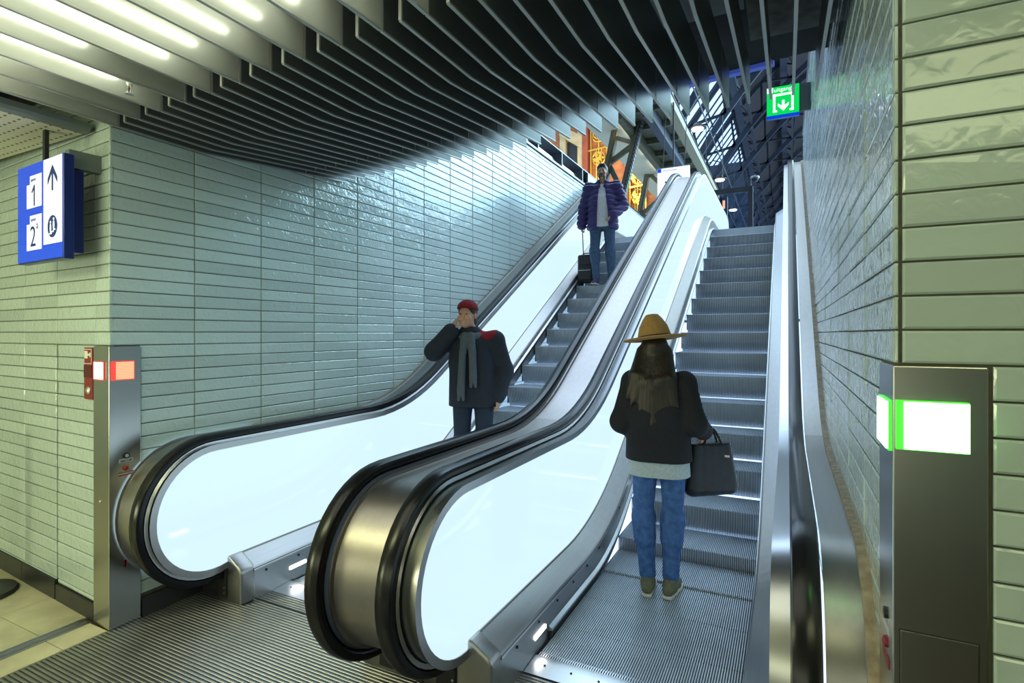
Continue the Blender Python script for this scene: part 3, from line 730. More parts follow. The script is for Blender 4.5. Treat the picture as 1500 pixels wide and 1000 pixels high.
# ---------------------------------------------------------------- blue platform sign
def SP(s, out): return GO + GD * s + GN * out
sg = root('platform_sign', tuple(SP(0.35, 0.15)), 'lit blue and white platform sign with numbers 1 and 2 and an up arrow', 'sign'); sg.location.z = 2.09
def sb(s0, s1, z0, z1, o0, o1, name, m, par=None, **kw):
    q = [SP(s0, o0), SP(s1, o0), SP(s1, o1), SP(s0, o1)]
    return _pb(MB().prism([(v.x, v.y) for v in q], (0, 0, z0), (1, 0, 0), (0, 1, 0), (0, 0, 1), z1 - z0), name, m, par or sg, **kw)
S0, S1, ZB, ZT, FO = 0.062, 0.672, 2.088, 2.66, 0.200
sb(S0, S1, ZB, ZT, 0.150, FO, 'light_box', M['sign_blue_side'], bevel=0.003, seg=1)
face = sb(S0 + 0.006, S1 - 0.004, ZB + 0.008, ZT - 0.004, FO, FO + 0.002, 'sign_face', M['sign_blue'])
sb(S0 + 0.04, S1 + 0.01, 2.128, 2.59, 0.09, 0.150, 'rear_box', M['sign_blue_side'], bevel=0.003, seg=1)
sb(S0 + 0.05, S0 + 0.10, 2.60, 2.70, -0.005, 0.155, 'bracket', M['fascia'])
sb(S0 + 0.28, S0 + 0.31, 2.64, 2.842, 0.165, 0.185, 'hanger', M['iron_dark'])
sb(S0 + 0.01, S0 + 0.245, ZB + 0.09, ZT - 0.006, FO + 0.002, FO + 0.003, 'white_field', M['sign_white'], face)
def panel_poly(sr, sl, z0, z1, notch):
    q = lambda s, z: SP(s, FO + 0.002) + Vector((0, 0, z))
    pts = [(sr, z0), (sl, z0), (sl, z1 - 0.048), (sl - notch, z1 - 0.048), (sl - notch, z1), (sr, z1)]
    return _pb(MB().prism([(a, b) for a, b in pts], SP(0, FO + 0.002), GD, (0, 0, 1), GN, 0.001), 'number_field', M['sign_white'], face)
nr, nl = S0 + 0.272, S0 + 0.475
f1 = panel_poly(nr, nl, 2.405, 2.590, 0.045); f2 = panel_poly(nr, nl, 2.160, 2.360, 0.045)
EX, EZ = -GD, GN
def stx(body, size, s, z, par, m='sign_ink', al='CENTER'):
    wtext('numeral' if body.strip('a').isdigit() else 'lettering', body, size, M[m], par, SP(s, FO + 0.0036) + Vector((0, 0, z)), EX, (0, 0, 1), EZ, align=al)
_pb(MB().prism([((nr + nl) / 2 + dx, 2.473 + dz) for dx, dz in ((-0.014, -0.06), (0.003, -0.06), (0.003, 0.034), (0.024, 0.014), (0.034, 0.024), (-0.002, 0.062), (-0.014, 0.062))], SP(0, FO + 0.0032), GD, (0, 0, 1), GN, 0.0008), 'numeral', M['sign_ink'], f1)
stx('2', 0.17, (nr + nl) / 2 + 0.012, 2.232, f2); stx('a', 0.065, nr + 0.055, 2.298, f2)
stx('spoor', 0.030, nl - 0.095, 2.566, f1); stx('spoor', 0.030, nl - 0.095, 2.336, f2)
ar = MB(); ac = S0 + 0.128
ar.prism([(ac - 0.010, 2.47), (ac + 0.010, 2.47), (ac + 0.010, 2.565), (ac + 0.062, 2.505), (ac + 0.062, 2.54), (ac, 2.615), (ac - 0.062, 2.54), (ac - 0.062, 2.505), (ac - 0.010, 2.565)], SP(0, FO + 0.0032), GD, (0, 0, 1), GN, 0.0008)
_pb(ar, 'arrow', M['sign_ink'], face)
dc = _pb(MB().prism([(ac + 0.062 * math.cos(2 * PI * i / 36), 2.272 + 0.062 * math.sin(2 * PI * i / 36)) for i in range(36)], SP(0, FO + 0.0032), GD, (0, 0, 1), GN, 0.0008), 'escalator_pictogram', M['sign_ink'], face)
pg = MB()
def pic(poly): pg.prism([(ac + x, 2.272 + z) for x, z in poly], SP(0, FO + 0.0042), GD, (0, 0, 1), GN, 0.0006)
for cx, cz in ((0.022, 0.0), (-0.018, 0.016)):
    pic([(cx + 0.008 * math.cos(2 * PI * i / 12), cz + 0.024 + 0.008 * math.sin(2 * PI * i / 12)) for i in range(12)])
    pic([(cx - 0.010, cz - 0.012), (cx - 0.007, cz + 0.013), (cx + 0.007, cz + 0.013), (cx + 0.010, cz - 0.012), (cx + 0.005, cz - 0.036), (cx - 0.005, cz - 0.036)])
pic([(0.04, -0.043), (0.04, -0.036), (0.012, -0.036), (0.012, -0.026), (-0.012, -0.026), (-0.012, -0.016), (-0.040, -0.016), (-0.040, -0.023), (-0.018, -0.023), (-0.018, -0.033), (0.006, -0.033), (0.006, -0.043)])
_pb(pg, 'riders', M['sign_white'], face)

# ---------------------------------------------------------------- green exit sign
ex = root('exit_sign', (-0.04, 6.5, 3.97), 'lit green exit sign with a white down arrow on the right wall', 'sign')
_pb(MB().box(-0.197, 0.116, 6.5, 6.56, 3.985, 4.318), 'light_box', M['fascia'], ex, bevel=0.004, seg=1)
fc = _pb(MB().box(-0.195, 0.114, 6.494, 6.5, 4.012, 4.314), 'sign_face', M['exit_green'], ex)
_pb(MB().box(-0.197, 0.116, 6.49, 6.51, 3.978, 4.012), 'bottom_bar', M['sign_blue'], ex)
_pb(MB().box(0.116, 0.230, 6.52, 6.55, 4.03, 4.315), 'bracket', M['fascia'], ex)
def eb(x0, x1, z0, z1): return MB().box(x0, x1, 6.4925, 6.494, z0, z1)
_pb(eb(-0.193, -0.135, 4.258, 4.312), 'white_square', M['exit_white'], fc)
m = MB()
for a in ((-0.135, 0.062, 4.214, 4.238), (-0.135, -0.112, 4.045, 4.238), (0.039, 0.062, 4.045, 4.238), (-0.135, -0.095, 4.045, 4.064), (0.022, 0.062, 4.045, 4.064)): m.box(a[0], a[1], 6.4925, 6.494, a[2], a[3])
_pb(m, 'door_frame_symbol', M['exit_white'], fc)
_pb(MB().prism([(-0.049, 4.165), (-0.024, 4.165), (-0.024, 4.105), (0.016, 4.135), (0.016, 4.108), (-0.036, 4.050), (-0.088, 4.108), (-0.088, 4.135), (-0.049, 4.105)], (0, 6.4925, 0), (1, 0, 0), (0, 0, 1), (0, 1, 0), 0.0015), 'arrow', M['exit_white'], fc)
wtext('lettering', 'uitgang', 0.060, M['exit_white'], fc, (-0.127, 6.4925, 4.280), (1, 0, 0), (0, 0, 1), (0, -1, 0), align='LEFT', ext=0.001)

# round foot of a barrier in the corridor
bf = root('barrier_foot', (-4.62, 1.60, 0), 'dark round barrier foot on the beige floor tiles at the picture edge', 'barrier')
_pb(MB().lathe([(0.19, 0.0), (0.20, 0.012), (0.19, 0.028), (0.06, 0.04)], (-4.62, 1.58, 0), 28), 'base_plate', M['baseboard'], bf, smooth=True)
_pb(MB().lathe([(0.03, 0.035), (0.03, 1.0), (0.02, 1.02)], (-4.62, 1.58, 0), 16), 'post', M['steel'], bf, smooth=True)
_pb(MB().lathe([(0.010, 0.0), (0.010, 0.045), (0.006, 0.05)], (-4.47, 1.55, 0), 8), 'bolt', M['alu'], bf)
# ---------------------------------------------------------------- parapet on top of the left wall
pp = root('parapet', (-3.425, 8.0, 4.5), 'low zinc parapet with upright fins along the top of the left wall', 'parapet')
def hb(par, x0, x1, y0, y1, z0, z1, name, m, **kw): return _pb(MB().box(x0, x1, y0, y1, z0, z1), name, M[m], par, **kw)
hb(pp, -3.66, -3.63, 6.0, 13.2, 4.5, 4.74, 'back_panel', 'parapet')
hb(pp, -3.66, -3.40, 6.0, 13.2, 4.735, 4.755, 'top_rail', 'parapet', bevel=0.004, seg=1)
hb(pp, -3.56, -3.52, 6.0, 13.2, 4.60, 4.635, 'middle_rail', 'alu')
for y in (6.67, 7.66, 8.65, 9.69, 10.7, 11.7): hb(pp, -3.63, -3.405, y - 0.012, y + 0.012, 4.5, 4.735, 'fin', 'parapet')
hb(pp, -3.435, -3.405, 10.0, 13.2, 4.5, 4.735, 'front_panel', 'parapet')

# ---------------------------------------------------------------- station facade behind
fac = struct('wall_facade')
hb(fac, -20, -4.6, 24.05, 24.4, 3.4, 12.5, 'brick_wall', 'brick')
hb(fac, -8.36, -8.10, 23.7, 24.06, 3.4, 13.0, 'red_pier', 'brick_red'); hb(fac, -6.46, -6.22, 23.7, 24.06, 3.4, 9.1, 'red_pier', 'brick_red')
hb(fac, -6.5, -3.6, 23.75, 24.06, 9.12, 9.45, 'red_lintel', 'brick_red')
hb(fac, -9.5, -9.2, 23.8, 24.06, 8.2, 11.4, 'stone_jamb', 'sand'); hb(fac, -8.62, -8.36, 23.8, 24.06, 8.0, 11.1, 'stone_jamb', 'sand')
_pb(MB().prism([(-9.5, 11.4), (-9.5, 10.9), (-8.36, 10.1), (-8.36, 10.7)], (0, 23.75, 0), (1, 0, 0), (0, 0, 1), (0, 1, 0), 0.3), 'stone_lintel', M['sand'], fac)
hb(fac, -9.2, -8.62, 24.0, 24.1, 8.0, 10.6, 'dark_opening', 'iron_dark')
hb(fac, -11.0, -9.5, 23.9, 24.06, 7.0, 10.2, 'sand_band', 'sand')
def ornament(cx, zc, w, ztop, zbot, lab):
    g = root('gilded_ornament', (cx, 23.8, zbot), lab, 'ornament', 'gilded ornaments on the brick facade')
    y = 23.86
    m = MB(); m.box(cx - w / 2, cx - w / 2 + 0.05, y, y + 0.08, zbot, ztop).box(cx + w / 2 - 0.05, cx + w / 2, y, y + 0.08, zbot, ztop); _pb(m, 'frame', M['gold'], g)
    _pb(MB().tube([(cx, y, zbot), (cx, y, ztop - 0.3)], 0.035, 8).tube([(cx - 0.11, y, zbot), (cx - 0.11, y, zc)], 0.025, 8).tube([(cx + 0.13, y, zbot), (cx + 0.13, y, zc)], 0.025, 8), 'stem', M['gold'], g, smooth=True)
    _pb(MB().bar((cx - w * 0.62, y - 0.03, zc - 0.02), (cx + w * 0.62, y - 0.03, zc + 0.06), 0.07), 'cross_bar', M['gold'], g)
    r = random.Random(int(cx * 100)); m = MB()
    for k in range(46):
        top = k < 28; a = r.uniform(0, 2 * PI); q = r.uniform(0.05, 0.5) * (0.8 if top else 0.6)
        px, pz = cx + q * math.cos(a) * w, (ztop - 0.45 if top else zc - 0.45) + q * math.sin(a) * 1.1
        b = r.uniform(0, 2 * PI); l = r.uniform(0.08, 0.17); wd = l * 0.42
        dx, dz = math.cos(b), math.sin(b)
        m.prism([(px + dx * l, pz + dz * l), (px - dz * wd, pz + dx * wd), (px - dx * l * 0.6, pz - dz * l * 0.6), (px + dz * wd, pz - dx * wd)], (0, y - r.uniform(0.0, 0.10), 0), (1, 0, 0), (0, 0, 1), (0, 1, 0), 0.03)
    _pb(m, 'leaves', M['gold'], g)['kind'] = 'stuff'
    m = MB()
    for s in (-1, 1):
        for z0, h in ((ztop - 0.9, 0.45), (zc - 0.7, 0.35), (zc + 0.35, 0.3)):
            m.tube([(cx + s * (0.03 + 0.32 * w * math.sin(t * PI / 8) * 1.0), y - 0.02, z0 + h * (1 - math.cos(t * PI / 8)) / 1.2) for t in range(9)], 0.022, 6)
    _pb(m, 'scroll', M['gold'], g, smooth=True)
ornament(-7.62, 10.0, 0.80, 11.4, 8.6, 'upper gilded leaf ornament on a red brick panel, left of the first iron column')
ornament(-5.85, 8.1, 0.75, 9.1, 6.6, 'lower gilded leaf ornament on the brick panel between the two iron columns')
# ---------------------------------------------------------------- lattice columns and platform canopy
def lattice(a0, a1, b0, b1, n, lab, w=0.16, rib=True, phase=0):
    g = root('lattice_column', (a0[0], a0[1], 3.49), lab, 'column')
    a0, a1, b0, b1 = map(Vector, (a0, a1, b0, b1))
    for p, q in ((a0, a1), (b0, b1)):
        leg = _pb(MB().bar(p, q, w, w * 1.3, up=(0, 1, 0)).bar(p + Vector((0, -0.11, 0)), q + Vector((0, -0.11, 0)), w * 0.35, 0.05, up=(0, 1, 0)), 'leg', M['olive'], g)
    mm = MB()
    for i in range(n):
        t0, t1 = i / n, (i + 1) / n
        A, B = (a0.lerp(a1, t0), b0.lerp(b1, t1)) if (i + phase) % 2 == 0 else (b0.lerp(b1, t0), a0.lerp(a1, t1))
        _pb(MB().bar(A, B, 0.13, 0.10, up=(0, 1, 0)), 'brace', M['olive'], g)
        if i % 2 == 0: _pb(MB().bar(a0.lerp(a1, t1), b0.lerp(b1, t1), 0.10, 0.08, up=(0, 1, 0)), 'cross_bar', M['olive'], g)
    # perforated edge strip
    m = MB()
    for i in range(40):
        q = b0.lerp(b1, (i + 0.5) / 40); m.box(q.x + 0.05, q.x + 0.12, q.y - 0.14, q.y - 0.09, q.z - 0.03, q.z + 0.03)
    _pb(m, 'rivet_strip', M['parapet'], g)['kind'] = 'stuff'
lattice((-4.95, 14.5, 3.5), (-4.05, 14.5, 7.7), (-4.45, 14.5, 3.5), (-3.45, 14.5, 7.4), 6, 'nearer olive iron lattice column leaning under the platform canopy')
lattice((-5.05, 19, 3.5), (-4.15, 19, 8.0), (-4.15, 19, 3.5), (-3.35, 19, 8.0), 6, 'farther olive iron lattice column behind the white hanging board', phase=1)
can = root('canopy', (-3.6, 13.8, 7.1), 'platform canopy with a cream underside, tan edge beam and tube lights', 'canopy')
hb(can, -4.75, -3.68, 13.2, 23.6, 7.16, 7.30, 'cream_soffit', 'canopy')
for i in range(9): hb(can, -3.68, -2.72, 13.4 + 1.2 * i, 13.5 + 1.2 * i, 7.12, 7.26, 'cross_rib', 'olive')
hb(can, -3.70, -2.70, 13.2, 23.6, 7.28, 7.36, 'olive_soffit', 'olive')
hb(can, -3.78, -3.62, 13.2, 23.6, 6.95, 7.2, 'inner_beam', 'olive'); hb(can, -3.12, -2.92, 13.2, 23.6, 6.92, 7.24, 'blue_beam', 'iron_blue')
hb(can, -2.72, -2.48, 12.6, 23.8, 7.2, 7.5, 'edge_beam', 'tan_beam')
hb(can, -3.9, -2.5, 13.0, 13.2, 7.15, 7.5, 'front_beam', 'iron_dark')
hb(can, -3.9, -2.6, 23.4, 23.7, 6.6, 7.3, 'end_wall', 'iron_dark')
for i in range(5): hb(can, -3.86, -3.80, 13.9 + 1.75 * i, 15.1 + 1.75 * i, 7.10, 7.15, 'tube_light', 'white_lamp')
# white hanging board
ws = root('hanging_board', (-2.45, 13.5, 4.9), 'white hanging information board with a blue corner square behind the middle balustrade', 'sign')
face = hb(ws, -2.827, -2.074, 13.5, 13.56, 4.93, 5.68, 'board', 'sign_white')
hb(ws, -2.822, -2.735, 13.494, 13.5, 5.585, 5.675, 'blue_square', 'sign_blue')
wtext('lettering', 'tourniquets', 0.075, M['label_grey'], face, (-2.70, 13.497, 5.625), (1, 0, 0), (0, 0, 1), (0, -1, 0), align='LEFT')
_pb(MB().prism([(-2.66, 5.36), (-2.62, 5.36), (-2.56, 5.27), (-2.60, 5.27)], (0, 13.496, 0), (1, 0, 0), (0, 0, 1), (0, 1, 0), 0.004), 'arrow_mark', M['sign_ink'], face)
m = MB()
for x in (-2.70, -2.20): m.tube([(x, 13.53, 5.68), (x + 0.08, 13.53, 7.25)], 0.008, 5)
m.tube([(-2.45, 13.53, 5.68), (-2.45, 13.53, 7.25)], 0.02, 6); _pb(m, 'hanger', M['iron_dark'], ws)
# ---------------------------------------------------------------- arched station roof
rf = root('roof', kind='structure')
CX0, CZ0, RR = 13.0, 0.0, 20.0
def arc(t, r=RR): a = math.radians(t); return (CX0 - r * math.cos(a), CZ0 + r * math.sin(a))
AR = [(16 + 4.6 * i) for i in range(12)]
for y in AR:
    m = MB(); angs = [27 + 3 * i for i in range(23)]
    out = [Vector((arc(t)[0], y, arc(t)[1])) for t in angs]; inn = [Vector((arc(t, RR - 1.0)[0], y, arc(t, RR - 1.0)[1])) for t in angs]
    tr = MB()
    for i in range(len(angs) - 1): tr.bar(inn[i], inn[i + 1], 0.26, 0.12, up=(0, 1, 0)).bar(out[i], out[i + 1], 0.22, 0.10, up=(0, 1, 0))
    t = tr.build('arch_truss', M['iron_blue'], rf)
    for i in range(len(angs) - 1): m.bar(inn[i] if i % 2 else out[i], out[i + 1] if i % 2 else inn[i + 1], 0.10, 0.12, up=(0, 1, 0))
    m.build('lattice', M['iron_dark'], t)['kind'] = 'stuff'
GB = 39.8
for t in (28, GB, 48, 57, 66, 75, 84):
    x, z = arc(t, RR - 0.35); MB().bar((x, 13, z), (x, 70, z), 0.30, 0.5).build('purlin', M['iron_blue'], rf)
    mm = MB(); y = 13.0
    x2, z2 = arc(t, RR - 1.0); x3, z3 = arc(t, RR - 0.1)
    while y < 69: mm.bar((x2, y, z2), (x3, y + 1.1, z3), 0.07, 0.07).bar((x3, y + 1.1, z3), (x2, y + 2.2, z2), 0.07, 0.07); y += 2.2
    mm.bar((x2, 13, z2), (x2, 70, z2), 0.12, 0.14); mm.build('purlin_lattice', M['iron_dark'], rf)['kind'] = 'stuff'
for i in range(len(AR)):
    y0 = AR[i] - (3 if i == 0 else 0); y1 = AR[i + 1] if i + 1 < len(AR) else 70
    for t0, t1 in ((GB, 52), (52, 64), (64, 76), (76, 88), (88, 100)):
        a, b = arc(t0, RR + 0.15), arc(t1, RR + 0.15); c, d = arc(t0, RR + 0.25), arc(t1, RR + 0.25)
        MB().prism([a, b, d, c], (0, y0, 0), (1, 0, 0), (0, 0, 1), (0, 1, 0), y1 - y0).build('roof_board', M['roof_board'], rf)
    for t0, t1 in ((27, 33), (33, GB)):
        a, b = arc(t0, RR + 0.15), arc(t1, RR + 0.15); c, d = arc(t0, RR + 0.17), arc(t1, RR + 0.17)
        MB().prism([a, b, d, c], (0, y0, 0), (1, 0, 0), (0, 0, 1), (0, 1, 0), y1 - y0).build('glass_pane', M['glass'], rf)
    m = MB(); y = y0 + 0.4
    while y < y1:
        for t0, t1 in ((27, 33), (33, GB)):
            a, b = arc(t0, RR + 0.08), arc(t1, RR + 0.08); m.bar((a[0], y, a[1]), (b[0], y, b[1]), 0.07, 0.05, up=(0, 1, 0))
        y += 0.8
    for t in (30, 36):
        a = arc(t, RR + 0.08); m.bar((a[0], y0, a[1]), (a[0], y1, a[1]), 0.06, 0.08)
    m.build('glazing_bar', M['iron_blue'], rf)['kind'] = 'stuff'
MB().box(-14, 34, 70, 70.3, 3, 22).build('roof_gable', M['iron_dark'], rf)
MB().box(-16, 34, 2.9, 3.1, 3.62, 22).build('roof_gable', M['roof_board'], rf)
# pendant lamps on a suspended rail
ordn = ['nearest and largest of the three glowing pendant lamps under the station roof', 'middle one of the three glowing pendant lamps, beside the top of the balustrade', 'smallest and farthest glowing pendant lamp, seen through the glass portal']
for i, y in enumerate((14.93, 20.23, 25.42)):
    t = root('pendant_lamp', (-2.09, y, 7.0), ordn[i], 'lamp', 'pendant lamps under the station roof')
    MB().lathe([(0.045, 0.19), (0.09, 0.16), (0.13, 0.09), (0.22, 0.05), (0.225, 0.03), (0.16, 0.02)], (0, 0, 0), 24).build('lamp_shade', M['lampshade'], t, smooth=True)
    MB().lathe([(0.155, 0.022), (0.14, -0.012), (0.06, -0.03)], (0, 0, 0), 20).build('lens', M['white_lamp'], t, smooth=True)
    MB().box(-0.26, 0.26, -0.02, 0.02, 0.08, 0.12).build('bracket', M['lampshade'], t)
m = root('lamp_rail', (-2.09, 14, 7.1), 'pair of thin suspension cables carrying the pendant lamps', 'cable')
for s in (-0.24, 0.24):
    _pb(MB().tube([(-2.09 + s, 12.5, 7.1), (-2.09 + s, 40, 7.1)], 0.018, 6), 'cable', M['iron_dark'], m)
mm = MB()
for y in (18.5, 23.6, 29): mm.tube([(-2.33, y, 7.1), (-2.1, y, 7.2), (-1.85, y, 7.1)], 0.018, 5).tube([(-2.33, y, 7.1), (-2.33, y, 10.5)], 0.012, 4)
_pb(mm, 'cable_spreader', M['iron_dark'], m)
# glass portal on the upper level
po = root('glass_portal', (-1.5, 15.2, 3.485), 'dark framed glass portal at the top of the right escalator', 'portal')
hb(po, -0.89, -0.777, 15.15, 15.25, 3.485, 5.43, 'post', 'iron_dark'); hb(po, -2.60, -2.50, 15.15, 15.25, 3.485, 5.43, 'post', 'iron_dark')
hb(po, -2.50, -0.89, 15.15, 15.25, 5.30, 5.43, 'lintel', 'iron_dark'); hb(po, -2.50, -0.89, 15.19, 15.20, 3.485, 5.30, 'glass_pane', 'glass')
sl = root('signal_box', (-1.56, 16.2, 3.485), 'slim dark post with a small glowing red signal beyond the glass portal', 'signal')
hb(sl, -1.62, -1.47, 16.1, 16.25, 3.485, 5.45, 'post', 'iron_blue'); hb(sl, -1.59, -1.53, 16.08, 16.1, 5.12, 5.34, 'red_lens', 'led_red')
cc = root('security_camera', (-0.83, 15.05, 5.43), 'small white dome security camera on top of the glass portal', 'camera')
_pb(MB().lathe([(0.095, 0.02), (0.11, 0.0), (0.11, -0.03), (0.07, -0.035)], (-0.725, 15.0, 5.60), 18), 'cap', M['parapet'], cc, smooth=True)
_pb(MB().lathe([(0.085, 0.0), (0.08, -0.04), (0.05, -0.075), (0.012, -0.09)], (-0.725, 15.0, 5.565), 18), 'dome', M['rubber'], cc, smooth=True)
_pb(MB().tube([(-0.83, 15.14, 5.44), (-0.83, 15.1, 5.65), (-0.725, 15.03, 5.66), (-0.725, 15.0, 5.62)], 0.016, 8), 'arm', M['iron_dark'], cc, smooth=True)
# ---------------------------------------------------------------- people: smooth bodies grown from blended tapered limbs
class SDF:
    def __init__(s, lo, hi, vox):
        s.lo = np.array(lo, float); s.vox = vox
        s.n = np.ceil((np.array(hi, float) - s.lo) / vox).astype(int) + 1
        s.D = np.full(s.n, 1.0, np.float32)
    def sub(s, lo, hi, pad):
        a = np.maximum(((np.array(lo) - pad - s.lo) / s.vox).astype(int), 0)
        b = np.minimum(((np.array(hi) + pad - s.lo) / s.vox).astype(int) + 2, s.n)
        sl = tuple(slice(a[i], b[i]) for i in range(3))
        ax = [s.lo[i] + s.vox * np.arange(a[i], b[i], dtype=np.float32) for i in range(3)]
        return sl, np.meshgrid(*ax, indexing='ij')
    def put(s, sl, d, k, carve=False):
        D = s.D[sl]
        if carve: s.D[sl] = np.maximum(D, -d); return
        if k <= 0: s.D[sl] = np.minimum(D, d); return
        h = np.clip(0.5 + 0.5 * (D - d) / k, 0, 1); s.D[sl] = D * (1 - h) + d * h - k * h * (1 - h)
    def limb(s, a, b, ra, rb, k=0.03, flat=None, carve=False):
        a = np.array(a, float); b = np.array(b, float); R = max(ra, rb)
        sl, (X, Y, Z) = s.sub(np.minimum(a, b) - R, np.maximum(a, b) + R, 0.07)
        d = b - a; L2 = max(d @ d, 1e-9)
        t = np.clip(((X - a[0]) * d[0] + (Y - a[1]) * d[1] + (Z - a[2]) * d[2]) / L2, 0, 1)
        q = np.sqrt((X - a[0] - t * d[0]) ** 2 + (Y - a[1] - t * d[1]) ** 2 + (Z - a[2] - t * d[2]) ** 2)
        s.put(sl, q - (ra + (rb - ra) * t), k, carve); return s
    def chain(s, pts, rs, k=0.03):
        for i in range(len(pts) - 1): s.limb(pts[i], pts[i + 1], rs[i], rs[i + 1], k)
        return s
    def blob(s, c, r, k=0.03, rz=0.0, rx=0.0, carve=False):
        c = np.array(c, float); r = np.array(r, float); m = r.max()
        sl, (X, Y, Z) = s.sub(c - m, c + m, 0.07)
        x, y, z = X - c[0], Y - c[1], Z - c[2]
        if rz: x, y = x * math.cos(rz) + y * math.sin(rz), -x * math.sin(rz) + y * math.cos(rz)
        if rx: y, z = y * math.cos(rx) + z * math.sin(rx), -y * math.sin(rx) + z * math.cos(rx)
        p = np.sqrt((x / r[0]) ** 2 + (y / r[1]) ** 2 + (z / r[2]) ** 2); g = np.sqrt((x / r[0] ** 2) ** 2 + (y / r[1] ** 2) ** 2 + (z / r[2] ** 2) ** 2) + 1e-6
        s.put(sl, (p * (p - 1) / g).astype(np.float32), k, carve); return s
    def cut(s, p, n):
        """remove everything on the side n points to"""
        p = np.array(p, float); n = np.array(n, float); n /= np.linalg.norm(n)
        ax = [s.lo[i] + s.vox * np.arange(s.n[i], dtype=np.float32) for i in range(3)]
        d = ((ax[0] - p[0]) * n[0])[:, None, None] + ((ax[1] - p[1]) * n[1])[None, :, None] + ((ax[2] - p[2]) * n[2])[None, None, :]
        s.D = np.maximum(s.D, d.astype(np.float32)); return s
    def slit(s, f, l, prof, fmin=0.02):
        """open a garment along its front: prof = [(z, left half width, right half width)]"""
        ax = [s.lo[i] + s.vox * np.arange(s.n[i], dtype=np.float32) for i in range(3)]
        a = (ax[0] * l[0])[:, None] + (ax[1] * l[1])[None, :]; b = (ax[0] * f[0])[:, None] + (ax[1] * f[1])[None, :]
        zz = [q[0] for q in prof]; wl = np.interp(ax[2], zz, [q[1] for q in prof]); wr = np.interp(ax[2], zz, [q[2] for q in prof])
        d = np.maximum(np.maximum(a[:, :, None] - wl, -wr - a[:, :, None]), (fmin - b)[:, :, None])
        s.D = np.maximum(s.D, -d.astype(np.float32)); return s
    def quilt(s, pitch, depth, z0=0.0):
        z = s.lo[2] + s.vox * np.arange(s.n[2], dtype=np.float32); t = ((z - z0) / pitch) % 1.0 - 0.5
        s.D = s.D + (depth * np.exp(-(t / 0.16) ** 2) - depth * 0.6).astype(np.float32)[None, None, :]; return s
    def mesh(s, name):
        D = s.D.copy()
        for ax in range(3):
            i = [slice(None)] * 3; i[ax] = 0; D[tuple(i)] = 1; i[ax] = -1; D[tuple(i)] = 1
        S = D < 0; n = np.array(D.shape)
        c = [(i, j, k) for i in (0, 1) for j in (0, 1) for k in (0, 1)]
        m = n - 1
        cnt = np.zeros(m, np.int8)
        for i, j, k in c: cnt += S[i:i + m[0], j:j + m[1], k:k + m[2]]
        act = (cnt > 0) & (cnt < 8); idx = np.full(m, -1, np.int64); cells = np.argwhere(act); idx[act] = np.arange(len(cells))
        P = np.zeros((len(cells), 3)); W = np.zeros(len(cells))
        for a in range(8):
            for b in range(a + 1, 8):
                df = [c[b][t] - c[a][t] for t in range(3)]
                if sum(abs(v) for v in df) != 1: continue
                A = cells + np.array(c[a]); B = cells + np.array(c[b])
                da = D[A[:, 0], A[:, 1], A[:, 2]]; db = D[B[:, 0], B[:, 1], B[:, 2]]
                x = (da < 0) != (db < 0); t = np.where(x, da / np.where(x, da - db, 1), 0)
                P[x] += (A + (B - A) * t[:, None])[x]; W[x] += 1
        P = s.lo + s.vox * P / W[:, None]
        F = []
        for ax in range(3):
            u, v = (ax + 1) % 3, (ax + 2) % 3
            e = np.zeros(3, int); e[ax] = 1
            a = S[:n[0] - e[0], :n[1] - e[1], :n[2] - e[2]]; b = S[e[0]:, e[1]:, e[2]:]
            for flip in (0, 1):
                q = np.argwhere((a & ~b) if flip else (~a & b))
                q = q[(q[:, u] > 0) & (q[:, v] > 0)]
                eu = np.zeros(3, int); eu[u] = 1; ev = np.zeros(3, int); ev[v] = 1
                g = lambda o: idx[(q - o)[:, 0], (q - o)[:, 1], (q - o)[:, 2]]
                quad = np.stack([g(0), g(eu), g(eu + ev), g(ev)], 1)
                F.append(quad[:, ::-1] if not flip else quad)
        F = np.concatenate(F); F = F[(F >= 0).all(1)]
        me = bpy.data.meshes.new(name); me.vertices.add(len(P)); me.vertices.foreach_set('co', P.astype(np.float32).ravel())
        me.loops.add(len(F) * 4); me.loops.foreach_set('vertex_index', F[:, ::-1].astype(np.int32).ravel())
        me.polygons.add(len(F)); me.polygons.foreach_set('loop_start', np.arange(0, len(F) * 4, 4, dtype=np.int32)); me.polygons.foreach_set('loop_total', np.full(len(F), 4, np.int32))
        me.polygons.foreach_set('use_smooth', np.ones(len(F), bool)); me.update(calc_edges=True); me.validate()
        return me
def clothmat(name, col, rough=0.85, scale=60, bump=0.25, amt=0.12):
    return noisy(mat(name, col, rough, spec=0.25), (scale, scale, scale), amt, bump=bump, dist=0.003)
M['skin'] = mat('skin', (0.50, 0.27, 0.18), 0.5); M['skin_pale'] = mat('skin_pale', (0.55, 0.32, 0.23), 0.5)
M['coat_black'] = clothmat('black_wool', (0.016, 0.017, 0.021)); M['coat_navy'] = clothmat('navy_cloth', (0.022, 0.028, 0.042)); M['jeans'] = clothmat('blue_denim', (0.045, 0.105, 0.26), scale=25, amt=0.3)
M['jeans_dark'] = clothmat('dark_denim', (0.022, 0.034, 0.060)); M['jeans_mid'] = clothmat('mid_denim', (0.055, 0.095, 0.17), scale=25, amt=0.25)
M['puffer'] = clothmat('purple_puffer', (0.055, 0.040, 0.14), 0.42, 30, 0.2); M['tee'] = clothmat('pale_tee', (0.74, 0.71, 0.73)); M['shirt_grey'] = clothmat('pale_shirt', (0.36, 0.42, 0.44))
M['scarf'] = clothmat('grey_scarf', (0.085, 0.105, 0.125)); M['red_cloth'] = clothmat('red_cloth', (0.20, 0.012, 0.018)); M['hair_brown'] = noisy(mat('brown_hair', (0.017, 0.011, 0.006), 0.42), (90, 90, 9), 0.4, bump=0.6, dist=0.004)
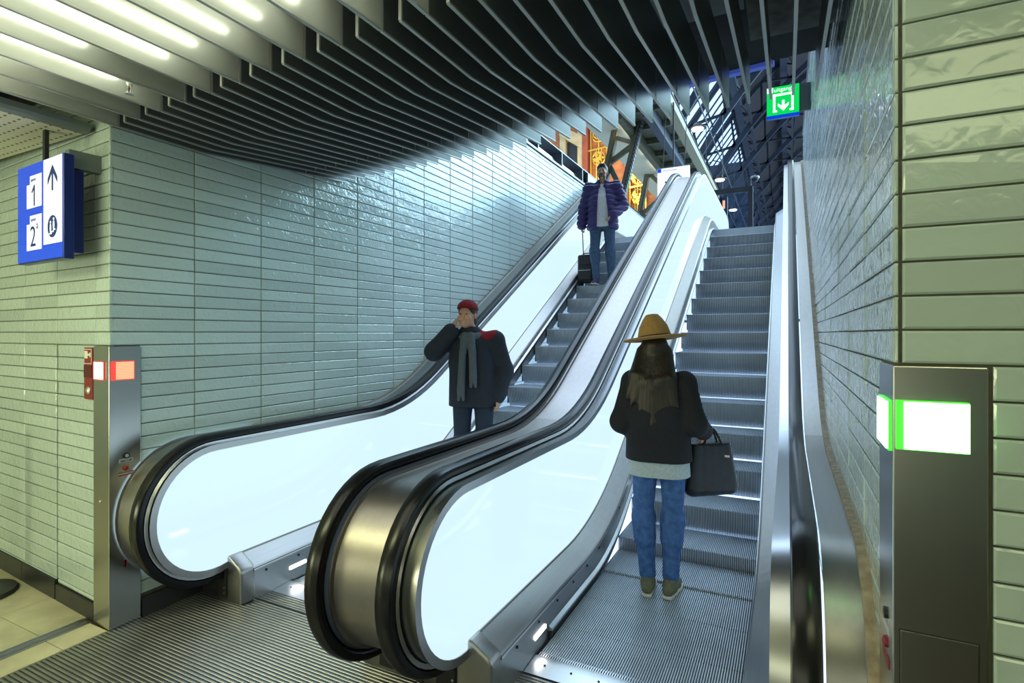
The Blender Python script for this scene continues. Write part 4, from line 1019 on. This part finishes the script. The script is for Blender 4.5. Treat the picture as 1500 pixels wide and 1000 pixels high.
M['hair_dark'] = noisy(mat('dark_hair', (0.014, 0.012, 0.012), 0.45), (90, 90, 20), 0.3, bump=0.5, dist=0.003); M['felt'] = clothmat('camel_felt', (0.40, 0.235, 0.085), 0.9); M['leather'] = clothmat('dark_leather', (0.018, 0.021, 0.027), 0.38, 20, 0.15)
M['shoe_olive'] = clothmat('olive_suede', (0.12, 0.12, 0.075)); M['sole'] = mat('pale_sole', (0.50, 0.48, 0.40), 0.6); M['shoe_purple'] = clothmat('purple_shoe', (0.09, 0.04, 0.13)); M['luggage'] = clothmat('dark_luggage', (0.022, 0.024, 0.028), 0.5)
M['beard'] = noisy(mat('beard_hair', (0.07, 0.048, 0.042), 0.6), (90, 90, 40), 0.3, bump=0.4)
M['eye'] = mat('eye_white', (0.7, 0.7, 0.68), 0.2); M['lip'] = mat('lip', (0.35, 0.12, 0.10), 0.5)

def basis(face):   # face = heading in the ground plane; returns side (person's left), forward
    f = Vector((math.cos(face), math.sin(face), 0)); return Vector((-f.y, f.x, 0)), f
def head(S, c, f, l, tilt=0.0):
    """skull, jaw, nose, brow, ears round centre c; f forward, l left (unit vectors, may be tilted)"""
    u = f.cross(l)
    pt = lambda a, b, d: tuple(c + f * a + l * b + u * d)
    rz = math.atan2(f.y, f.x) - PI / 2
    S.blob(pt(-0.012, 0, 0.030), (0.074, 0.094, 0.088), 0.02, rz)
    S.blob(pt(0.022, 0, -0.045), (0.056, 0.066, 0.070), 0.035, rz)
    S.limb(pt(0.060, 0, -0.088), pt(0.066, 0, -0.092), 0.022, 0.020, 0.03)
    S.limb(pt(0.084, 0, 0.012), pt(0.102, 0, -0.024), 0.010, 0.014, 0.012)
    S.limb(pt(0.076, -0.034, 0.030), pt(0.076, 0.034, 0.030), 0.011, 0.011, 0.014)
    for s in (-1, 1):
        S.blob(pt(0.088, s * 0.031, 0.012), (0.014, 0.012, 0.010), 0, rz, carve=True)
        S.blob(pt(0.076, s * 0.031, 0.010), (0.0135, 0.0135, 0.0115), 0.004, rz)
        S.blob(pt(0.066, s * 0.045, -0.022), (0.02, 0.02, 0.016), 0.02, rz)
        S.blob(pt(-0.010, s * 0.078, -0.006), (0.008, 0.019, 0.032), 0.008, rz)
    S.limb(pt(0.086, -0.018, -0.056), pt(0.086, 0.018, -0.056), 0.008, 0.008, 0.008); S.limb(pt(0.084, -0.015, -0.068), pt(0.084, 0.015, -0.068), 0.008, 0.008, 0.008)
    S.limb(pt(0.097, -0.02, -0.062), pt(0.097, 0.02, -0.062), 0.003, 0.003, 0, carve=True)
    return pt
def face_bits(par, pt):
    for s in (-1, 1):
        e = Vector(pt(0.0855, s * 0.031, 0.010)); m = MB(); m.lathe([(0.004, 0.006), (0.008, 0.003), (0.009, 0), (0.008, -0.003), (0.004, -0.006)], e, 10)
        m.build('eye', M['hair_dark'], par, smooth=True)
def hand(S, w, d, palm_n, curl=0.5, side=1, k=0.008):
    """palm, four unequal bent fingers and a thumb at wrist w; d = direction of the fingers, palm_n = direction the palm faces"""
    d = Vector(d).normalized(); n = Vector(palm_n); n = (n - d * n.dot(d)).normalized(); x = d.cross(n).normalized() * side
    w = Vector(w)
    for i in (-1, 0, 1): S.limb(tuple(w + x * 0.010 * i), tuple(w + d * 0.075 + x * 0.022 * i), 0.016, 0.013, 0.015)
    for i, (off, ln) in enumerate(((0.030, 0.068), (0.011, 0.078), (-0.008, 0.072), (-0.027, 0.056))):
        p = w + d * 0.080 + x * off; a = 0.0; pts = [p - d * 0.02]
        for seg in (0.45, 0.32, 0.23):
            pts.append(pts[-1] + (d * math.cos(a) + n * math.sin(a)) * ln * seg * (1.25 if seg == 0.45 else 1.0)); a += curl * 1.0
        S.chain([tuple(q) for q in pts], [0.0098, 0.0092, 0.0085, 0.0075], 0.003)
    b = w + d * 0.025 + x * 0.024
    S.chain([tuple(b), tuple(b + (d * 0.6 + x * 0.75 + n * 0.3) * 0.032), tuple(b + (d * 1.25 + x * 0.85 + n * 0.7) * 0.045)], [0.014, 0.0115, 0.009], 0.008)
def shoe(par, ankle, d, m, sole, L_=0.27, name='shoe'):
    """ankle: point on the sole under the ankle; d: toe direction"""
    d = Vector(d).normalized(); l = Vector((-d.y, d.x, 0)).normalized(); a = Vector(ankle)
    lo = np.minimum(a - Vector((0.3, 0.3, 0.03)), a); S = SDF(a - Vector((0.3, 0.3, 0.04)), a + Vector((0.3, 0.3, 0.2)), 0.006)
    up = Vector((0, 0, 1))
    S.limb(tuple(a - d * 0.05 + up * 0.045), tuple(a + up * 0.05), 0.036, 0.040, 0.02).limb(tuple(a + up * 0.06), tuple(a + d * 0.10 + up * 0.034), 0.040, 0.034, 0.03)
    S.limb(tuple(a + d * 0.10 + up * 0.030 + l * 0.008), tuple(a + d * (L_ - 0.10) + up * 0.024), 0.038, 0.026, 0.03).limb(tuple(a + up * 0.07 - d * 0.01), tuple(a + up * 0.11 - d * 0.012), 0.040, 0.043, 0.02)
    S.cut(tuple(a + up * 0.016), (0, 0, -1)); S.cut(tuple(a + up * 0.112), (0, 0, 1))
    o = link(name, S.mesh(name), m, par)
    out = [(-0.088, 0.0), (-0.075, 0.030), (-0.03, 0.036), (0.06, 0.040), (0.12, 0.046), (L_ - 0.10, 0.034), (L_ - 0.078, 0.0)]
    poly = out + [(x, -y) for x, y in reversed(out[1:-1])]
    MB().prism(poly, tuple(a), tuple(d), tuple(l), (0, 0, 1), 0.022).build('sole', sole, o, bevel=0.006)
    mm = MB()
    for t in (0.045, 0.066, 0.087): mm.bar(a + d * t + up * (0.098 - t * 0.33) - l * 0.022, a + d * (t + 0.012) + up * (0.097 - t * 0.33) + l * 0.022, 0.006, 0.004)
    mm.build('lace', sole, o)
    return o
def body(J, girl=False, sc=1.0):
    """whole figure as one surface from the joint table J"""
    allp = [Vector(v) for v in J.values() if isinstance(v, (tuple, Vector))]
    lo = Vector([min(p[i] for p in allp) - 0.22 for i in range(3)]); hi = Vector([max(p[i] for p in allp) + 0.26 for i in range(3)])
    S = SDF(lo, hi, 0.0072)
    V = lambda n: Vector(J[n])
    f, l = J['f'], J['l']
    wd = 0.9 if girl else 1.0
    for s, n in ((1, 'l'), (-1, 'r')):
        S.chain([J['hip_' + n], J['knee_' + n], J['ankle_' + n]], [0.078 * wd, 0.054 * wd, 0.036], 0.05)
        m = V('knee_' + n).lerp(V('ankle_' + n), 0.3) - f * 0.015; S.limb(tuple(V('knee_' + n)), tuple(m), 0.048, 0.050, 0.04)
        a = V('ankle_' + n); d = Vector(J['toe_' + n]); S.limb(tuple(a), tuple(a + Vector((0, 0, -0.035))), 0.036, 0.034, 0.02).limb(tuple(a + Vector((0, 0, -0.045)) - d * 0.02), tuple(a + d * 0.13 + Vector((0, 0, -0.055))), 0.032, 0.022, 0.03)
        S.chain([J['sho_' + n], J['elb_' + n], J['wri_' + n]], [0.052 * wd, 0.041 * wd, 0.027 * wd], 0.04)
        hd = J.get('hand_' + n)
        if hd: hand(S, J['wri_' + n], hd[0], hd[1], hd[2], s)
    p, c, nk = V('pelvis'), V('chest'), V('neck')
    S.limb(tuple(p + l * 0.06), tuple(p - l * 0.06), 0.105 * wd, 0.105 * wd, 0.05)
    S.limb(tuple(p), tuple(c), 0.115 * wd, 0.125 * wd, 0.06)
    for s in (-1, 1): S.limb(tuple(c + l * 0.06 * s - Vector((0, 0, 0.05))), tuple(c + l * 0.07 * s + Vector((0, 0, 0.07))), 0.10 * wd, 0.085 * wd, 0.05)
    for n in 'lr': S.limb(tuple(c + Vector((0, 0, 0.12))), J['sho_' + n], 0.07 * wd, 0.056 * wd, 0.05)
    S.limb(tuple(c + Vector((0, 0, 0.13))), tuple(nk), 0.065 * wd, 0.052 * wd, 0.04).limb(tuple(nk), tuple(V('head') - Vector((0, 0, 0.03))), 0.050 * wd, 0.05 * wd, 0.03)
    pt = head(S, V('head'), J.get('hf', f), J.get('hl', l))
    return S, pt
def garment(J, legs=False, arms=True, ease=0.018, hem=None, neck=None, cuff=0.06, ankle=0.05, flare=0.0, girl=False, puff=0.0, width=1.0, top=None):
    allp = [Vector(v) for v in J.values() if isinstance(v, (tuple, Vector))]
    lo = Vector([min(p[i] for p in allp) - 0.25 for i in range(3)]); hi = Vector([max(p[i] for p in allp) + 0.28 for i in range(3)])
    S = SDF(lo, hi, 0.0075); V = lambda n: Vector(J[n]); l = J['l']; wd = (0.92 if girl else 1.0) * width
    if legs:
        for n in 'lr':
            a = V('knee_' + n).lerp(V('ankle_' + n), 1 - ankle)
            S.chain([J['hip_' + n], J['knee_' + n], tuple(a)], [0.082 * wd + ease, 0.056 * wd + ease, 0.044 + ease * 0.8], 0.04)
            m = V('knee_' + n).lerp(V('ankle_' + n), 0.3) - J['f'] * 0.015; S.limb(tuple(V('knee_' + n)), tuple(m), 0.056 + ease, 0.056 + ease, 0.04)
        S.limb(tuple(V('pelvis') + l * 0.06), tuple(V('pelvis') - l * 0.06), 0.110 * wd + ease, 0.110 * wd + ease, 0.05)
        S.limb(tuple(V('pelvis')), tuple(V('pelvis') + Vector((0, 0, 0.10))), 0.115 * wd + ease * 0.6, 0.112 * wd + ease * 0.6, 0.05)
        S.cut((0, 0, J['waist']), (0, 0, 1)); return S
    p, c = V('pelvis'), V('chest')
    hz = Vector((0, 0, hem - p.z - 0.05))
    for s in (-1, 1): S.limb(tuple(p + hz + l * 0.075 * s * wd), tuple(c + l * 0.06 * s - Vector((0, 0, 0.04))), 0.105 * wd + ease + flare, 0.11 * wd + ease, 0.06)
    for s in (-1, 1): S.limb(tuple(c + l * 0.06 * s - Vector((0, 0, 0.05))), tuple(c + l * 0.068 * s + Vector((0, 0, 0.06))), 0.106 * wd + ease, 0.082 * wd + ease * 0.8, 0.05)
    if arms:
        for n in 'lr':
            S.limb(tuple(c + Vector((0, 0, 0.11))), tuple(V('sho_' + n) - Vector((0, 0, 0.012))), 0.072 * wd + ease * 0.7, 0.050 * wd + ease * 0.7, 0.05)
            w = V('elb_' + n).lerp(V('wri_' + n), 1 - cuff)
            S.chain([tuple(V('sho_' + n) - Vector((0, 0, 0.015))), J['elb_' + n], tuple(w)], [0.052 * wd + ease * 0.8, 0.046 * wd + ease * 0.9, 0.037 * wd + ease * 0.9], 0.035)
    if neck:
        nk = Vector(neck); S.limb(tuple(c + Vector((0, 0, 0.10))), tuple(nk), 0.075 + ease, 0.055 + ease, 0.04)
        S.limb(tuple(nk + Vector((0, 0, 0.02))), tuple(nk + Vector((0, 0, 0.2))), 0.060, 0.12, 0, carve=True)
    S.cut((0, 0, hem), (0, 0, -1)) if not top else S.cut((0, 0, hem), (0, 0, -1))
    return S
def person(name_label, loc): return root('person', loc, name_label, 'person')

# --- the woman going up, seen from behind
zl = step_at(SYR, 3.62)
w = person('woman in camel hat, black jacket and blue jeans seen from behind, carrying a dark handbag', (-0.745, 3.60, zl))
l_, f_ = basis(math.radians(96))
def rig(f, l, pts):
    J = {'f': f, 'l': l}
    for k, v in pts.items(): J[k] = tuple(f * v[0] + l * v[1] + Vector((0, 0, v[2])))
    return J
J = rig(f_, l_, dict(pelvis=(0, 0, 0.90), chest=(0.0, 0.01, 1.22), neck=(0.015, 0.02, 1.43), head=(0.045, 0.03, 1.555),
    hip_l=(0, 0.088, 0.86), hip_r=(0, -0.088, 0.86), knee_l=(0.02, 0.10, 0.47), knee_r=(0.035, -0.085, 0.47), ankle_l=(-0.03, 0.065, 0.085), ankle_r=(-0.02, -0.075, 0.085),
    sho_l=(0, 0.165, 1.375), sho_r=(0, -0.158, 1.375), elb_l=(-0.03, 0.235, 1.10), elb_r=(-0.05, -0.225, 1.11), wri_l=(0.16, 0.16, 1.00), wri_r=(0.11, -0.27, 1.045)))
J['toe_l'] = tuple(Vector(f_)); J['toe_r'] = tuple((f_ - l_ * 0.22).normalized())
toes = (Vector(J.pop('toe_l')), Vector(J.pop('toe_r')))
def fin(J, tl, tr):
    K = {k: v for k, v in J.items()}; return K
class JD(dict): pass
def with_extra(J, **kw):
    d = dict(J); d.update({k: [*v] if k.startswith('toe') or k.startswith('hand') else v for k, v in kw.items()}); return d
JB = with_extra(J, toe_l=toes[0], toe_r=toes[1], hand_l=(f_ * 0.8 + Vector((0, 0, 0.2)) - l_ * 0.4, -l_, 0.5), hand_r=(f_ * 0.55 + Vector((0, 0, -0.5)), l_, 0.95))
S, pt = body(JB, girl=True); link('body', S.mesh('body'), M['skin_pale'], w); face_bits(w, pt)
J['waist'] = 0.93
link('jeans', garment(J, legs=True, ease=0.010, ankle=0.10, girl=True).mesh('jeans'), M['jeans'], w)
link('shirt', garment(J, arms=False, ease=0.022, hem=0.765, girl=True, flare=0.012).mesh('shirt'), M['shirt_grey'], w)
link('jacket', garment(J, ease=0.032, hem=0.865, neck=tuple(Vector(J['neck']) - Vector((0, 0, 0.03))), cuff=0.05, girl=True, flare=0.016).mesh('jacket'), M['coat_black'], w)
for n, t in (('l', toes[0]), ('r', toes[1])):
    a = Vector(J['ankle_' + n]); shoe(w, (a.x, a.y, 0.002), t, M['shoe_olive'], M['sole'])
hc = Vector(J['head']); H = SDF(hc - Vector((0.3, 0.3, 0.55)), hc + Vector((0.3, 0.3, 0.3)), 0.008)
H.blob(tuple(hc - f_ * 0.012 + Vector((0, 0, 0.03))), (0.088, 0.102, 0.098), 0.02)
r_ = random.Random(3)
for i in range(13):
    t = (i - 6) / 6.0; s0 = hc - f_ * (0.055 - 0.03 * abs(t)) + l_ * 0.075 * t; e0 = hc - f_ * (0.125 - 0.02 * abs(t)) + l_ * 0.155 * t + Vector((0, 0, -0.40 + 0.10 * abs(t) + r_.uniform(-0.05, 0.03)))
    e0 -= f_ * 0.055; mid = s0.lerp(e0, 0.5) - f_ * 0.035
    H.chain([tuple(s0), tuple(mid), tuple(e0)], [0.042, 0.034, 0.012], 0.02)
link('hair', H.mesh('hair'), M['hair_brown'], w)
hm = Matrix.Translation(hc + Vector((0, 0, 0.085)) - f_ * 0.005) @ Matrix.Rotation(math.radians(-7), 4, f_) @ Matrix.Rotation(math.radians(4), 4, l_)
mb = MB().lathe([(0.198, 0.012), (0.203, 0.006), (0.198, 0.002), (0.15, -0.004), (0.106, -0.004), (0.104, 0.004), (0.15, 0.004)], (0, 0, 0), 40); br = mb.build('hat_brim', M['felt'], w, smooth=True); br.data.transform(hm)
cr = MB().lathe([(0.107, -0.002), (0.105, 0.035), (0.098, 0.085), (0.086, 0.135), (0.066, 0.162), (0.042, 0.162), (0.02, 0.144), (0.006, 0.140)], (0, 0, 0), 36).build('hat_crown', M['felt'], w, smooth=True)
for v in cr.data.vertices:
    q = v.co.copy(); 
    if q.z > 0.07: v.co.x *= 1 - 0.25 * (q.z - 0.07) / 0.06 * (1 if abs(q.x) > 0.03 else 0.3)
cr.data.transform(hm @ Matrix.Rotation(math.radians(96 - 90), 4, 'Z'))
bd = MB().lathe([(0.1085, 0.0), (0.1090, 0.026), (0.1065, 0.027)], (0, 0, 0), 36).build('hat_band', M['leather'], cr, smooth=True); bd.data.transform(hm)
# her handbag, held in the right hand
wr = w.location + Vector(J['wri_r']); bx = wr + f_ * 0.06 - l_ * 0.045 + Vector((0, 0, -0.42))
bag = root('handbag', tuple(bx), "dark soft leather handbag hanging from the woman's right forearm", 'bag')
B = SDF((-0.25, -0.25, -0.05), (0.25, 0.25, 0.45), 0.008)
e1 = (-l_ * 0.85 + f_ * 0.55).normalized()
for t in (-1, -0.5, 0, 0.5, 1):
    B.limb(tuple(e1 * 0.13 * t + Vector((0, 0, 0.05))), tuple(e1 * 0.105 * t + Vector((0, 0, 0.31 + 0.012 * abs(t)))), 0.062, 0.036, 0.03)
B.cut((0, 0, 0.335), (0, 0, 1))
link('bag_body', B.mesh('bag_body'), M['leather'], bag)
e2 = Vector((-e1.y, e1.x, 0))
for s in (-1, 1):
    MB().tube([tuple(e1 * (-0.07 + 0.14 * i / 10) + e2 * s * 0.03 * (1 - 0.7 * math.sin(PI * i / 10)) + Vector((0, 0, 0.31 + 0.12 * math.sin(PI * i / 10)))) for i in range(11)], 0.008, 8).build('handle', M['leather'], bag, smooth=True)
MB().box(-0.02, 0.02, -0.004, 0.004, 0.0, 0.014).build('buckle', M['alu'], bag).location = e1 * 0.085 - e2 * 0.045 + Vector((0, 0, 0.245))

# --- man in the purple jacket riding down
zp = step_at(SYL, 8.26)
m_ = person('man in open purple padded jacket, pale tee and jeans riding down near the top', (-2.575, 8.26, zp))
l_, f_ = basis(math.radians(-80))
k = 1.06
P_ = dict(pelvis=(0, 0, 0.95), chest=(0, 0, 1.28), neck=(0.015, 0, 1.51), head=(0.045, 0, 1.645),
    hip_l=(0, 0.095, 0.91), hip_r=(0, -0.095, 0.91), knee_l=(0.04, 0.115, 0.50), knee_r=(0.06, -0.11, 0.50), ankle_l=(-0.02, 0.13, 0.085), ankle_r=(0.03, -0.09, 0.085),
    sho_l=(0, 0.20, 1.45), sho_r=(0, -0.20, 1.45), elb_l=(-0.05, 0.285, 1.17), elb_r=(-0.06, -0.28, 1.17), wri_l=(0.13, 0.165, 1.00), wri_r=(-0.04, -0.315, 0.91))
J = rig(f_, l_, {a: tuple(c * k for c in b) for a, b in P_.items()})
J['hl'] = None; del J['hl']
JB = with_extra(J, toe_l=f_ + l_ * 0.2, toe_r=f_ - l_ * 0.15, hand_l=(f_ * 0.3 - l_ * 0.55 + Vector((0, 0, -0.6)), -l_, 0.35), hand_r=(Vector((0, 0, -1)) - f_ * 0.2, l_, 1.15))
S, pt = body(JB); link('body', S.mesh('body'), M['skin'], m_); face_bits(m_, pt)
J['waist'] = 1.045
link('jeans', garment(J, legs=True, ease=0.014, ankle=0.06).mesh('jeans'), M['jeans_mid'], m_)
link('tee', garment(J, arms=False, ease=0.036, hem=0.90, neck=tuple(Vector(J['neck']) - Vector((0, 0, 0.09)))).mesh('tee'), M['tee'], m_)
S = garment(J, ease=0.045, hem=0.86, neck=tuple(Vector(J['neck']) - Vector((0, 0, 0.035))), cuff=0.03, flare=0.02)
S.quilt(0.088, 0.014, 0.03).slit(f_, l_, [(0.80, 0.115, 0.075), (1.15, 0.095, 0.065), (1.40, 0.062, 0.050), (1.56, 0.05, 0.045)], 0.03)
jk = link('jacket', S.mesh('jacket'), M['puffer'], m_)
n0 = Vector(J['neck']); Q = SDF(n0 - Vector((0.25, 0.25, 0.15)), n0 + Vector((0.25, 0.25, 0.15)), 0.008)
ring = [tuple(n0 + l_ * 0.085 * math.sin(a) - f_ * 0.085 * math.cos(a) + Vector((0, 0, -0.025 - 0.03 * (1 - math.cos(a))))) for a in np.linspace(-2.5, 2.5, 15)]
Q.chain(ring, [0.035] * 15, 0.01); link('collar', Q.mesh('collar'), M['puffer'], jk)
for n, t in (('l', f_ + l_ * 0.2), ('r', f_ - l_ * 0.15)):
    a = Vector(J['ankle_' + n]); shoe(m_, (a.x, a.y, 0.004), t, M['shoe_purple'], M['sole'], 0.29)
hc = Vector(J['head']); H = SDF(hc - Vector((0.2, 0.2, 0.25)), hc + Vector((0.2, 0.2, 0.25)), 0.0065)
H.blob(tuple(hc - f_ * 0.022 + Vector((0, 0, 0.052))), (0.084, 0.098, 0.088), 0.02).blob(tuple(hc + f_ * 0.035 + Vector((0, 0, 0.105))), (0.055, 0.05, 0.032), 0.03)
H.blob(tuple(hc + f_ * 0.085 + Vector((0, 0, 0.0))), (0.085, 0.06, 0.075), 0, carve=True).cut(tuple(hc + Vector((0, 0, -0.055))), (0, 0, -1))
link('hair', H.mesh('hair'), M['hair_dark'], m_)
H = SDF(hc - Vector((0.2, 0.2, 0.25)), hc + Vector((0.2, 0.2, 0.25)), 0.0065)
H.blob(tuple(hc + f_ * 0.028 + Vector((0, 0, -0.065))), (0.057, 0.066, 0.054), 0.02).limb(tuple(hc + f_ * 0.095 - l_ * 0.025 + Vector((0, 0, -0.043))), tuple(hc + f_ * 0.095 + l_ * 0.025 + Vector((0, 0, -0.043))), 0.008, 0.008, 0.01)
H.limb(tuple(hc + f_ * 0.10 - l_ * 0.018 + Vector((0, 0, -0.062))), tuple(hc + f_ * 0.10 + l_ * 0.018 + Vector((0, 0, -0.062))), 0.006, 0.006, 0, carve=True).cut(tuple(hc + Vector((0, 0, -0.035))), (0, 0, 1))
link('beard', H.mesh('beard'), M['beard'], m_)
# his trolley case on the same step
hw_ = m_.location + Vector(J['wri_r']) + Vector((0, 0, -0.10))
sx, sy = max(hw_.x, -2.855), hw_.y + 0.10
sz = step_at(SYL, sy)
case = root('suitcase', (sx, sy, sz), 'dark soft trolley suitcase held by the man in the purple jacket', 'suitcase')
o = MB().box(-0.135, 0.135, -0.10, 0.10, 0.05, 0.50).build('case_body', M['luggage'], case, bevel=0.035, seg=3, smooth=True)
MB().box(-0.11, 0.11, -0.125, -0.09, 0.09, 0.30).build('front_pocket', M['luggage'], case, bevel=0.015)
MB().box(-0.11, 0.11, -0.122, -0.098, 0.33, 0.46).build('front_pocket', M['luggage'], case, bevel=0.012)
MB().tube([(-0.10, -0.127, 0.245), (0.10, -0.127, 0.245)], 0.005, 6).build('zip', M['alu'], case)
for s in (-1, 1):
    MB().tube([(s * 0.075, 0.03, 0.48), (s * 0.06, -0.06, 0.93)], 0.008, 8).build('pull_rod', M['iron_dark'], case, smooth=True)
    MB().lathe([(0.03, -0.014), (0.034, -0.008), (0.034, 0.008), (0.03, 0.014)], (s * 0.10, 0.06, 0.034), 16, axis='x').build('wheel', M['rubber'], case, smooth=True)
    MB().box(s * 0.10 - 0.02, s * 0.10 + 0.02, -0.08, -0.04, 0.0, 0.055).build('foot', M['rubber'], case, bevel=0.005)
MB().tube([(-0.07, -0.06, 0.935), (0.07, -0.06, 0.935)], 0.013, 10).build('pull_handle', M['rubber'], case, smooth=True)
MB().tube([(-0.06, -0.02, 0.50), (-0.04, -0.02, 0.525), (0.04, -0.02, 0.525), (0.06, -0.02, 0.50)], 0.009, 8).build('top_handle', M['luggage'], case, smooth=True)

# --- man in the dark coat near the bottom, hand raised to his head
zb_ = step_at(SYL, 4.42)
g_ = person('man in dark coat with red headband and grey scarf, right hand raised to his head', (-2.62, 4.40, zb_))
l_, f_ = basis(math.radians(-68))
k = 1.06
P_ = dict(pelvis=(0, 0, 0.94), chest=(0.01, -0.01, 1.26), neck=(0.03, -0.025, 1.48), head=(0.065, -0.045, 1.605),
    hip_l=(0, 0.095, 0.90), hip_r=(0, -0.095, 0.90), knee_l=(0.05, 0.10, 0.49), knee_r=(0.02, -0.10, 0.49), ankle_l=(0.0, 0.10, 0.085), ankle_r=(-0.05, -0.10, 0.085),
    sho_l=(0, 0.195, 1.40), sho_r=(0.01, -0.205, 1.42), elb_l=(-0.04, 0.27, 1.12), elb_r=(0.10, -0.33, 1.29), wri_l=(0.06, 0.22, 0.90), wri_r=(0.14, -0.17, 1.47))
J = rig(f_, l_, {a: tuple(c * k for c in b) for a, b in P_.items()})
hf = (f_ - l_ * 0.25).normalized(); hl = Vector((-hf.y, hf.x, 0))
JB = with_extra(J, toe_l=f_ + l_ * 0.2, toe_r=f_ - l_ * 0.2, hand_l=(Vector((0, 0, -1)) + f_ * 0.2, -l_, 0.5), hand_r=(Vector((0, 0, 0.9)) + l_ * 0.35 - f_ * 0.25, l_ * 0.8 - f_ * 0.6, 0.45))
JB['hf'] = hf; JB['hl'] = hl
def drop_vec(J): return J
S, pt = body({a: b for a, b in JB.items()}); link('body', S.mesh('body'), M['skin'], g_); face_bits(g_, pt)
J['waist'] = 1.04
link('trousers', garment(J, legs=True, ease=0.016, ankle=0.04).mesh('trousers'), M['jeans_dark'], g_)
CS = garment(J, ease=0.042, hem=0.86, neck=tuple(Vector(J['neck']) - Vector((0, 0, 0.03))), cuff=0.04, flare=0.01)
ct = link('coat', CS.mesh('coat'), M['coat_navy'], g_)
n0 = Vector(J['neck']); c0 = Vector(J['chest'])
Q = SDF(c0 - Vector((0.4, 0.4, 0.45)), c0 + Vector((0.4, 0.4, 0.45)), 0.008)
ring = [tuple(n0 + l_ * 0.09 * math.sin(a) - f_ * 0.085 * math.cos(a) + Vector((0, 0, -0.03 - 0.02 * (1 - math.cos(a))))) for a in np.linspace(-PI, PI, 18)]
Q.chain(ring, [0.036] * 18, 0.012)
for s, ln in ((-0.055, 0.46), (0.03, 0.34)):
    Q.chain([tuple(n0 + f_ * 0.10 + l_ * s * 0.6 - Vector((0, 0, 0.06))), tuple(c0 + f_ * 0.185 + l_ * s + Vector((0, 0, 0.03))), tuple(c0 + f_ * 0.195 + l_ * s * 1.3 - Vector((0, 0, ln - 0.15)))], [0.040, 0.034, 0.036], 0.012)
    for t in (-0.015, 0.015): Q.limb(tuple(c0 + f_ * 0.195 + l_ * (s * 1.3 + t) - Vector((0, 0, ln - 0.14))), tuple(c0 + f_ * 0.19 + l_ * (s * 1.3 + t * 1.4) - Vector((0, 0, ln - 0.06))), 0.02, 0.014, 0.01)
link('scarf', Q.mesh('scarf'), M['scarf'], g_)
a = Vector(J['sho_l']) - l_ * 0.06 + f_ * 0.02 + Vector((0, 0, 0.05)); Q = CS; D0 = Q.D.copy(); Q.D = np.full_like(D0, 1.0); Q.blob(tuple(a), (0.085, 0.11, 0.085), 0); Q.D = np.maximum(D0 - 0.005, Q.D)
link('shoulder_patch', Q.mesh('shoulder_patch'), M['red_cloth'], ct)
for n, t in (('l', f_ + l_ * 0.2), ('r', f_ - l_ * 0.2)):
    a = Vector(J['ankle_' + n]); shoe(g_, (a.x, a.y, 0.004), t, M['leather'], M['dark_gap'], 0.29)
hc = Vector(J['head']); H = SDF(hc - Vector((0.2, 0.2, 0.3)), hc + Vector((0.2, 0.2, 0.25)), 0.0065)
H.blob(tuple(hc - hf * 0.02 + Vector((0, 0, 0.045))), (0.086, 0.098, 0.090), 0.02).blob(tuple(hc - hf * 0.07 + Vector((0, 0, -0.05))), (0.07, 0.05, 0.09), 0.03)
H.blob(tuple(hc + hf * 0.085 + Vector((0, 0, -0.01))), (0.085, 0.06, 0.075), 0, carve=True)
link('hair', H.mesh('hair'), M['hair_dark'], g_)
H = SDF(hc - Vector((0.2, 0.2, 0.2)), hc + Vector((0.2, 0.2, 0.25)), 0.0065)
H.blob(tuple(hc - hf * 0.012 + Vector((0, 0, 0.055))), (0.096, 0.108, 0.092), 0.02).cut(tuple(hc + Vector((0, 0, 0.052)) - hf * 0.0), tuple(Vector((0, 0, -1)) + hf * 0.15))
link('headband', H.mesh('headband'), M['red_cloth'], g_)
